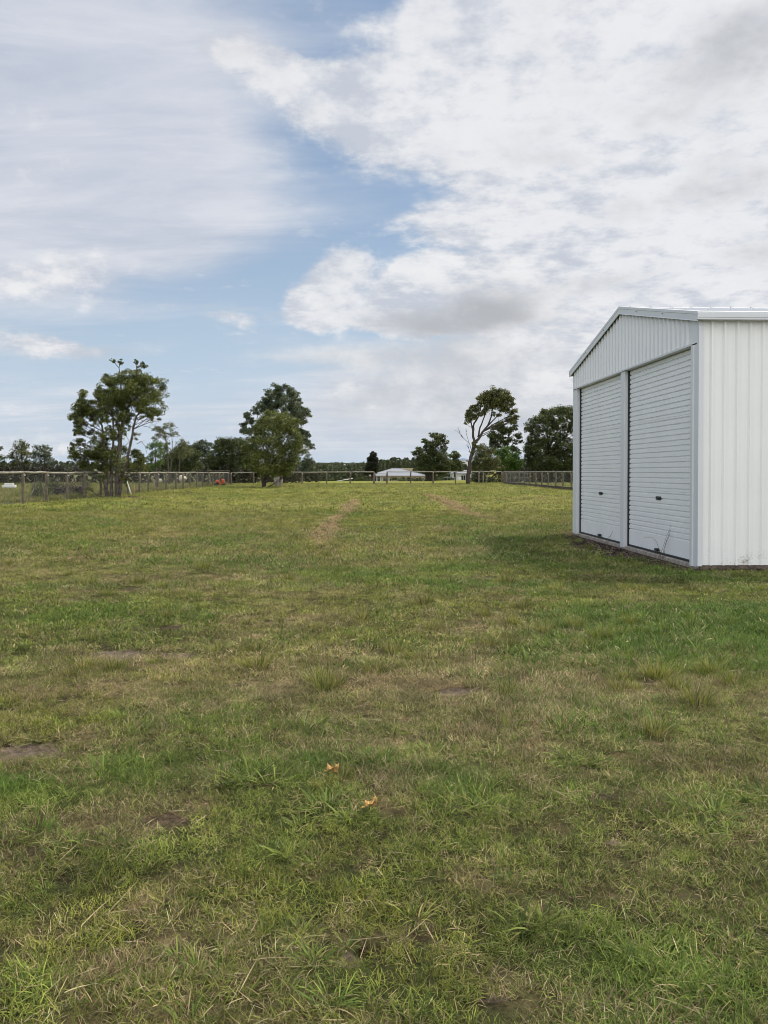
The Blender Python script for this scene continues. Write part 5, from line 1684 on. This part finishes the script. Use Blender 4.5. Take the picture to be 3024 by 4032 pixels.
def build_far():
    # grey hip-roofed house
    d = 228.0
    def X(px, dd=d): return (px - 1512) / FOC * dd
    def Z(py, dd=d): return EYE + (HOR - py) * dd / FOC
    h = empty('hip_roof_house', (X(1565), d, -1.7))
    tag(h, 'low house with a broad pale grey hip roof beyond the far fence', 'house')
    ox, oz = X(1565), -1.7
    ez, rz = Z(1872.5) - oz, Z(1844.5) - oz
    xa, xb = X(1462) - ox, X(1672) - ox
    m = MB()
    seams = hip_roof(m, xa, xb, 0, 11, ez, rz - ez, 0.6, ridge=(X(1546) - ox, X(1578) - ox), th=0.22)
    roof = m.build('roof', M_roof_grey, h)
    m = MB()
    for a, b in seams:
        m.tube([Vector(a) + Vector((0, 0, .03)), Vector(b) + Vector((0, 0, .03))], 0.09, 6)
    m.build('ridge_cap', M_roof_grey, roof)
    m = MB()
    m.box(xa - .72, xb + .72, -.74, -.60, ez - .26, ez - .12)
    m.build('gutter', M_brick, roof)
    W_ = lambda a, b, lo, hi, k='w': (X(a) - ox, X(b) - ox, lo, hi, k)
    wall_with_openings(h, X(1502) - ox, xb, 0, 0, ez - .1, [W_(1508, 1520, .2, 2.0, 'd'), W_(1533, 1541, .9, 1.75), W_(1582, 1596, 1.0, 1.8), W_(1600, 1616, .3, 2.0), W_(1637, 1648, .3, 1.9, 'd'), W_(1662, 1669, 1.1, 1.9)], M_cream, 11)
    m = MB()
    m.box(xa + .2, X(1501) - ox, 3.0, 3.3, 0, ez - .1)
    m.build('porch_wall', M_glass, h)
    for p in (1466, 1484, 1499):
        m = MB()
        m.bevel_box(X(p) - ox - .12, X(p) - ox + .12, .1, .34, 0, ez - .15, .02)
        m.build('porch_post', M_white, h)

    # lean-to with a pale tilted roof
    d2 = 195.0
    g = empty('lean_to_shed', (X(1358, d2), d2, -1.6))
    tag(g, 'low lean-to with a tilted white roof sunk behind the grass crest', 'shed')
    ox2 = X(1358, d2)
    m = MB()
    l, r_ = X(1327, d2) - ox2, X(1389, d2) - ox2
    zl, zr = Z(1893.5, d2) + 1.6, Z(1883.5, d2) + 1.6
    vs = []
    for (dx, dy) in ((0, 0), (1, 0), (1, 1), (0, 1)):
        x = l + (r_ - l - 1.2) * dx + (1.2 if dy else 0)
        zz = zl + (zr - zl) * (0.75 * dx + 0.25 * dy) + 0.1 * dy
        vs.append((x, -1.5 + 4.5 * dy, zz))
    vs += [(x, y, z - .14) for x, y, z in vs]
    m.add(vs, [(0, 1, 2, 3), (7, 6, 5, 4), (0, 4, 5, 1), (1, 5, 6, 2), (2, 6, 7, 3), (3, 7, 4, 0)])
    m.build('roof', M_white, g)
    m = MB()
    m.box(l + .5, r_ - 1.6, -1.0, 2.2, -.2, zl - .2)
    m.build('wall', M_brick, g)
    m = MB()
    m.box(l + 1.0, l + 1.9, -1.06, -1.002, -.15, zl - .35)
    m.build('door', M_glass, g)

    # pale garage
    d3 = 205.0
    gz = -1.6
    gx = X(1818, d3)
    g = empty('garage', (gx, d3, gz))
    tag(g, 'pale garage with a low white roof seen left of the leaning gum trunk', 'garage')
    a, b = X(1781, d3) - gx, X(1858, d3) - gx
    ez, rz = Z(1863, d3) - gz, Z(1851.5, d3) - gz
    m = MB()
    hip_roof(m, a, b, 0, 7, ez, rz - ez, .3, ridge=(X(1812, d3) - gx, X(1850, d3) - gx))
    m.build('roof', M_roof_grey, g)
    wall_with_openings(g, a, b, 0, 0, ez - .05, [(X(1790, d3) - gx, X(1812, d3) - gx, .02, ez - .6, 's'), (X(1818, d3) - gx, X(1838, d3) - gx, .02, ez - .6, 's')], M_garage, 7)

    # tan building behind the house
    d4 = 300.0
    gx, gz = X(1604, d4), -0.9
    g = empty('tan_building', (gx, d4, gz))
    tag(g, 'tan flat topped building peeping over the right slope of the grey roof', 'building')
    a, b = X(1583, d4) - gx, X(1624, d4) - gx
    top = Z(1845.5, d4) - gz
    wall_with_openings(g, a, b, 0, 0, top, [(a + .6, a + 1.5, top - 1.2, top - .5, 'w'), (b - 1.6, b - .7, top - 1.2, top - .5, 'w')], M_tan, 6)
    m = MB()
    m.box(a - .3, b + .3, -.3, 6.3, top + .004, top + .22)
    m.build('roof', M_tan, g)

    # blue roofed two-storey building on the rise
    d5 = 400.0
    gx, gz = X(1822, d5), 1.0
    g = empty('blue_roof_house', (gx, d5, gz))
    tag(g, 'white upper storey house with a blue roof on the rise beyond the trees', 'house')
    a, b = X(1802, d5) - gx, X(1848, d5) - gx
    t1, t2 = Z(1810, d5) - gz, Z(1802, d5) - gz
    m = MB()
    hip_roof(m, a, b, 0, 6, t1, t2 - t1, .5)
    m.build('roof', M_blue, g)
    w = (b - a)
    wall_with_openings(g, a, b, 0, 0, t1 - .1, [(a + .15, a + w * .66, t1 - 1.0, t1 - .16, 'w'), (a + w * .72, a + w * .9, t1 - 1.0, t1 - .3, 'w'), (a + w * .1, a + w * .3, .2, 2.0, 'd')], M_white, 6)
    m = MB()
    m.box(a - .4, b - w * .2, -1.4, -.02, t1 - 1.95, t1 - 1.75)
    m.build('balcony', M_white, g)

    # houses on the far rise, left of the conifer
    for px0, px1, pr, pe, pb, dd, label, mats in (
            (1334, 1370, 1826.5, 1831.5, 1836, 500, 'distant house with a long blue grey roof above the treetops', (M_roof_grey, M_tan)),
            (1364, 1391, 1834.5, 1837, 1842, 470, 'distant white walled house just below the long blue grey roof', (M_white, M_white)),
            (1368, 1386, 1829.5, 1832.5, 1836, 510, 'small distant pale house right of the long blue grey roof', (M_roof_grey, M_white))):
        gx = X((px0 + px1) / 2, dd)
        gz = ground_z(gx, dd) - .2
        g = empty('distant_house', (gx, dd, gz))
        tag(g, label, 'house', 'houses on the far rise')
        a, b = X(px0, dd) - gx, X(px1, dd) - gx
        ez, rz = Z(pe, dd) - gz, Z(pr, dd) - gz
        m = MB()
        hip_roof(m, a, b, 0, 7, ez, rz - ez, .4)
        m.build('roof', mats[0], g)
        w = b - a
        wall_with_openings(g, a, b, 0, 0, ez - .05, [(a + w * .15, a + w * .35, ez - 1.5, ez - .4, 'w'), (a + w * .55, a + w * .8, ez - 1.5, ez - .4, 'w')], mats[1], 7)

    # low dark paddock fences beyond
    for pa, pb, dd, label in ((1746, 1790, 188, 'low dark screened fence left of the pale garage'), (1815, 1842, 186, 'low dark screened fence right of the white box')):
        gz = ground_z(X(pa, dd), dd)
        g = empty('screen_fence', (X(pa, dd), dd, gz))
        tag(g, label, 'fence', 'dark screened fences near the garage')
        L = X(pb, dd) - X(pa, dd)
        n = 3
        for i in range(n + 1):
            m = MB()
            m.tube([(L * i / n, 0, -.2), (L * i / n, 0, 1.3)], .05, 6)
            m.build('post', M_galv, g)
        m = MB()
        m.tube([(0, 0, 1.25), (L, 0, 1.25)], .03, 6)
        m.build('rail', M_galv, g)
        m = MB()
        m.box(.05, L - .05, .03, .05, .02, 1.15)
        m.build('screen', M_glass, g)
    # white box
    x, y = X(1808, 172), 172.0
    gz = ground_z(x, y)
    g = empty('utility_box', (x, y, gz))
    tag(g, 'small white box with a leaning lid on the grass before the pale garage', 'box')
    m = MB()
    m.bevel_box(-.16, .42, -.2, .2, 0, .5, .05)
    m.build('body', M_white, g)
    m = MB()
    m.bevel_box(-.2, .45, -.24, .24, .506, .58, .03)
    m.build('lid', M_white, g)
    m = MB()
    m.tube([(-.28, 0, -.1), (-.28, 0, .62)], .06, 8)
    m.build('post', M_white, g)
    # mound under the squat tree and beds before the house: ground cover
    gm = []
    for px, py, d_, r, s_ in ((1662, 1893, 150, 34, .5), (1640, 1894, 149, 22, .4), (1690, 1894, 150, 20, .4), (1420, 1888, 200, 26, 1), (1450, 1891, 200, 16, .8), (1515, 1890, 205, 18, .7), (1545, 1886, 208, 22, .8), (1570, 1887, 208, 24, .9), (1600, 1889, 206, 20, .7), (1630, 1888, 206, 24, .8), (1660, 1887, 206, 22, .8), (1725, 1882, 185, 26, .9),
                              (1745, 1886, 182, 16, .8), (1775, 1884, 183, 18, .8), (1828, 1872, 190, 14, .8), (1860, 1888, 135, 20, .9), (1890, 1892, 128, 26, .9), (1930, 1890, 130, 28, 1), (1960, 1892, 130, 20, 1), (1310, 1892, 190, 18, .9), (1180, 1893, 150, 26, 1)):
        p = at(px, py, d_)
        z0 = ground_z(p.x, d_)
        R = r * d_ / FOC
        for k in range(4):
            gm.append((np.array([p.x + random.uniform(-.6, .6) * R, d_ + random.uniform(-.4, .4) * R, max(p.z, z0 + .1) + random.uniform(-.15, .1) * R]), R * .5 * s_, 1.0))
    C, tn, _ = crown_points(gm, 26)
    tag(link_mesh('shrubbery', leaves_mesh('shrubbery', C, 0.2, tone=tn), LEAF['dark']), kind='stuff')

    # old rail fence behind the corner of the left fence
    dd = 119.0
    g = empty('old_rail_fence', (X(795, dd), dd, 0))
    tag(g, 'single dull rail fence showing above the far left corner of the wire fence', 'fence')
    L = X(902, dd) - X(795, dd)
    for i in range(3):
        m = MB()
        log(m, (L * i / 2, 0, -.3), (L * i / 2, 0, 1.86 if i != 0 else 2.0), .08)
        m.build('post', M_post, g, smooth=True)
    m = MB()
    log(m, (-.4, -.1, 1.72), (L + .1, -.1, 1.72), .07)
    m.build('rail', M_post, g, smooth=True)

    # orange machine behind the corner
    dd = 96.0
    g = empty('ride_on_mower', (X(866, dd), dd, 0), 0.5)
    tag(g, 'small orange machine parked behind the wire mesh at the far left corner', 'machine')
    g.scale = (.8, .8, .8)
    m = MB(); m.bevel_box(-.62, -.12, -.26, .26, .42, .78, .05); m.build('seat_box', M_orange, g)
    m = MB(); m.bevel_box(-.66, -.55, -.24, .24, .785, 1.15, .04); m.build('seat_back', M_rubber, g)
    m = MB(); m.bevel_box(.22, .62, -.22, .22, .45, .95, .07); m.build('hood', M_orange, g)
    m = MB(); m.bevel_box(-.7, .7, -.2, .2, .30, .41, .03); m.build('chassis', M_orange, g)
    m = MB(); m.tube([(.2, 0, .8), (.08, 0, 1.05)], .02, 6); m.tube([(.08, -.15, 1.03), (.02, -.05, 1.06), (.02, .05, 1.06), (.08, .15, 1.03)], .02, 6); m.build('steering_wheel', M_rubber, g)
    for wx, r in ((-.5, .26), (.48, .19)):
        for sy in (-.34, .34):
            m = MB(); m.tube([(wx, sy - .08, r), (wx, sy + .08, r)], r, 14); m.build('wheel', M_rubber, g)

    # white block in the weeds
    dd = 72.0
    g = MB(); g.bevel_box(-.55, .55, -.2, .2, 0, .22, .03); g.bevel_box(-.38, .38, -.15, .15, .215, .36, .03)
    o = g.build('white_block', M_white, None, (X(36, dd), dd, ground_z(X(36, dd), dd) + .22))
    tag(o, 'low white block lying in the weeds behind the wire fence', 'block')
    # stakes
    a, b = at(498, 1890, 58), at(518, 1943, 58)
    g = MB(); b.z = -.1
    g.tube([b, a.lerp(b, .5), a], [.045, .043, .04], 7)
    tag(g.build('marker_stake', M_stake, None, smooth=True), 'thin white stake leaning beside the nearest tree', 'stake')
    p = at(526, 1943, 60.5)
    g = MB(); g.bevel_box(p.x - .05, p.x + .05, p.y - .04, p.y + .04, -.2, .62, .012)
    tag(g.build('timber_stake', M_wood), 'short orange brown timber stake next to the leaning white stake', 'stake')
    # pale lumps beyond the fence
    def rock(name, px, py, d_, r, label, mat):
        p = at(px, py, d_)
        bm_v, fs = [], []
        n1, n2 = 6, 9
        m = MB()
        for i in range(n1 + 1):
            th = math.pi * i / n1
            for j in range(n2):
                ph = 2 * math.pi * j / n2
                q = r * (0.8 + .4 * random.random())
                bm_v.append((q * math.sin(th) * math.cos(ph), q * .8 * math.sin(th) * math.sin(ph), q * .75 * math.cos(th)))
        for i in range(n1):
            for j in range(n2):
                fs.append((i * n2 + j, (i + 1) * n2 + j, (i + 1) * n2 + (j + 1) % n2, i * n2 + (j + 1) % n2))
        m.add(bm_v, fs)
        tag(m.build(name, mat, None, p), label, 'rock')
    M_rock = simple_mat('pale_stone', (0.50, 0.46, 0.36), .9, var=.25, scale=4, bump=.5)
    rock('boulder', 718, 1884, 104, .55, 'pale sandy boulder seen through the left fence, the larger of two', M_rock)
    rock('boulder', 631, 1892, 92, .26, 'small pale boulder seen through the left fence', M_rock)

    # brush heaps, weeds and a dead sapling behind the left fence
    def heap(name, label, cat, px, py, d_, w, hgt, leaf, n, size, sticks=14):
        p = at(px, py, d_)
        z0 = ground_z(p.x, d_)
        q = RNG.normal(0, 1, (n, 3))
        q /= np.linalg.norm(q, axis=1, keepdims=True)
        q *= RNG.random((n, 1)) ** .5
        C = np.array([0, 0, 0]) + q * np.array([w, w * .7, hgt])
        C[:, 2] = np.abs(C[:, 2]) + .02
        C += np.array([vnoise(C[:, 0] * 3, C[:, 1] * 3, 5) - .5, np.zeros(n), vnoise(C[:, 0] * 4, C[:, 1] * 4, 6) * hgt * .5]).T
        root = empty(name, (p.x, d_, z0))
        tag(root, label, cat)
        link_mesh('foliage', leaves_mesh('foliage', C, size), LEAF[leaf], root)
        m = MB()
        for _ in range(sticks):
            a = Vector((random.uniform(-w, w) * .7, random.uniform(-w, w) * .4, 0))
            e = a + Vector((random.uniform(-.5, .5) * w, random.uniform(-.3, .3) * w, hgt * random.uniform(.7, 1.5)))
            m.tube([a, a.lerp(e, .5) + Vector((random.uniform(-.1, .1), 0, .05)), e], [.02, .015, .006], 5)
        m.build('stems', M_stalk, root)
    heap('brush_heap', 'dark heap of dead brush behind the wire fence, left of two', 'brush heap', 240, 1935, 50, .55, .55, 'brush', 420, .12)
    heap('brush_heap', 'dark heap of dead brush nearest the base of the many stemmed tree', 'brush heap', 312, 1935, 52.5, .6, .5, 'brush', 460, .12)
    heap('brush_heap', 'wide low heap of grey purple brush between two darker heaps', 'brush heap', 275, 1925, 56, 1.2, .75, 'brush', 900, .13)
    heap('weed_bush', 'tall pale weed behind the wire fence, near the leaning dead sapling', 'weed', 152, 1905, 48, .42, .85, 'weed', 420, .11, 18)
    heap('weed_bush', 'broad pale green weed clump behind the fence left of the brush heaps', 'weed', 205, 1905, 51, .8, .95, 'weed', 1000, .11, 20)
    heap('weed_bush', 'upright pale weed behind the fence just left of the nearest tree', 'weed', 338, 1905, 60, .5, .95, 'weed', 380, .11, 18)
    a, k, b = at(92, 1980, 46), at(119, 1958, 46), at(133, 1905, 46.5)
    m = MB()
    a.z = 0.02
    m.tube([a, k, k.lerp(b, .5) + Vector((.05, 0, 0)), b, b + Vector((.06, 0, .35))], [.05, .045, .035, .028, .015], 7)
    for _ in range(6):
        t = random.random()
        q = k.lerp(b, .4 + .6 * t)
        m.tube([q, q + Vector((random.uniform(-.25, .3), random.uniform(-.2, .2), random.uniform(.1, .35)))], [.014, .005], 4)
    tag(m.build('dead_sapling', M_stalk, None, smooth=True), 'bent bare grey sapling leaning between the two nearest fence posts', 'sapling')

    # wiry weeds before the shed doors
    def stalks(label, px, py, lst):
        gx, gy = on_ground(px, py)
        root = empty('wiry_weed', (gx, gy, ground_z(gx, gy) + .02))
        tag(root, label, 'weed', 'weeds at the foot of the shed doors')
        for pts in lst:
            m = MB()
            P_ = [Vector(((x) * .01, random.uniform(-.06, .06) - i * .03, z * .01)) for i, (x, z) in enumerate(pts)]
            n = len(P_)
            fine = []
            for i in range(n - 1):
                for j in range(4):
                    fine.append(P_[i].lerp(P_[i + 1], j / 4))
            fine.append(P_[-1])
            m.tube(fine, [.0036 * (1 - .6 * i / len(fine)) for i in range(len(fine))], 5)
            for i in range(3, len(fine), 2):
                if random.random() < .35:
                    q = fine[i]
                    e = q + Vector((random.uniform(-.05, .05), random.uniform(-.03, .03), random.uniform(.01, .06)))
                    m.tube([q, e], [.003, .001], 4)
            m.build('stalk', M_stalk, root, smooth=True)
    stalks('tall wiry dry weed stalks arching before the nearer roller door', 2615, 2206, [[(0, 0), (2, 25), (8, 45), (22, 62), (30, 66)], [(-2, 0), (-1, 20), (4, 40), (10, 56)], [(3, 0), (12, 14), (22, 26), (30, 36)], [(-10, 0), (-4, 18), (4, 40), (10, 62)], [(-6, 2), (-14, 30), (-22, 38), (-36, 36)]])
    stalks('short dry weed stalks before the farther roller door', 2395, 2145, [[(0, 0), (6, 18), (12, 34)], [(8, 0), (16, 16), (12, 36)], [(-6, 0), (-2, 10), (4, 20)]])
    stalks('tiny weed sprouting at the foot of the post between the doors', 2462, 2160, [[(0, 0), (2, 10), (6, 20)], [(1, 0), (-4, 10), (-8, 14)], [(2, 0), (8, 8), (14, 12)]])

    # two curled dry leaves on the lawn
    def dry_leaf(px, py, size, rz, curl, label):
        gx, gy = on_ground(px, py)
        n, w = 14, 9
        vs, fs = [], []
        for i in range(n + 1):
            t = i / n
            hw = math.sin(math.pi * min(1, t * .96 + .02)) ** .7 * .36 * (1 + .16 * math.sin(t * 23))
            for j in range(w):
                s = (j / (w - 1) - .5) * 2
                x, y = (t - .5), s * hw
                z = curl * (s * s) * .5 + .22 * math.sin(t * 5 + s * 2) * curl + .07 * math.sin(9 * t + 4 * s) + .18 * curl * (2 * t - 1) ** 2
                vs.append((x * size, y * size, (z + .1) * size))
        for i in range(n):
            for j in range(w - 1):
                fs.append((i * w + j, i * w + j + 1, (i + 1) * w + j + 1, (i + 1) * w + j))
        m = MB()
        m.add(vs, fs)
        m.tube([(-.5 * size, 0, .12 * size), (-.62 * size, .03 * size, .16 * size), (-.74 * size, .02 * size, .1 * size)], [.004, .003, .003], 5)
        o = m.build('dry_leaf', M_leaf, None, (gx, gy, ground_z(gx, gy) + .028), smooth=True)
        o.rotation_euler = (random.uniform(-.1, .1), .12, rz)
        md = o.modifiers.new('thick', 'SOLIDIFY')
        md.thickness = .0012
        tag(o, label, 'leaf', 'dry leaves on the lawn')
    dry_leaf(1307, 3088, .056, .25, .9, 'smaller curled orange brown dry leaf lying further up the lawn')
    dry_leaf(1458, 3230, .068, .75, .7, 'larger crumpled orange brown dry leaf lying on the near lawn')


build_far()
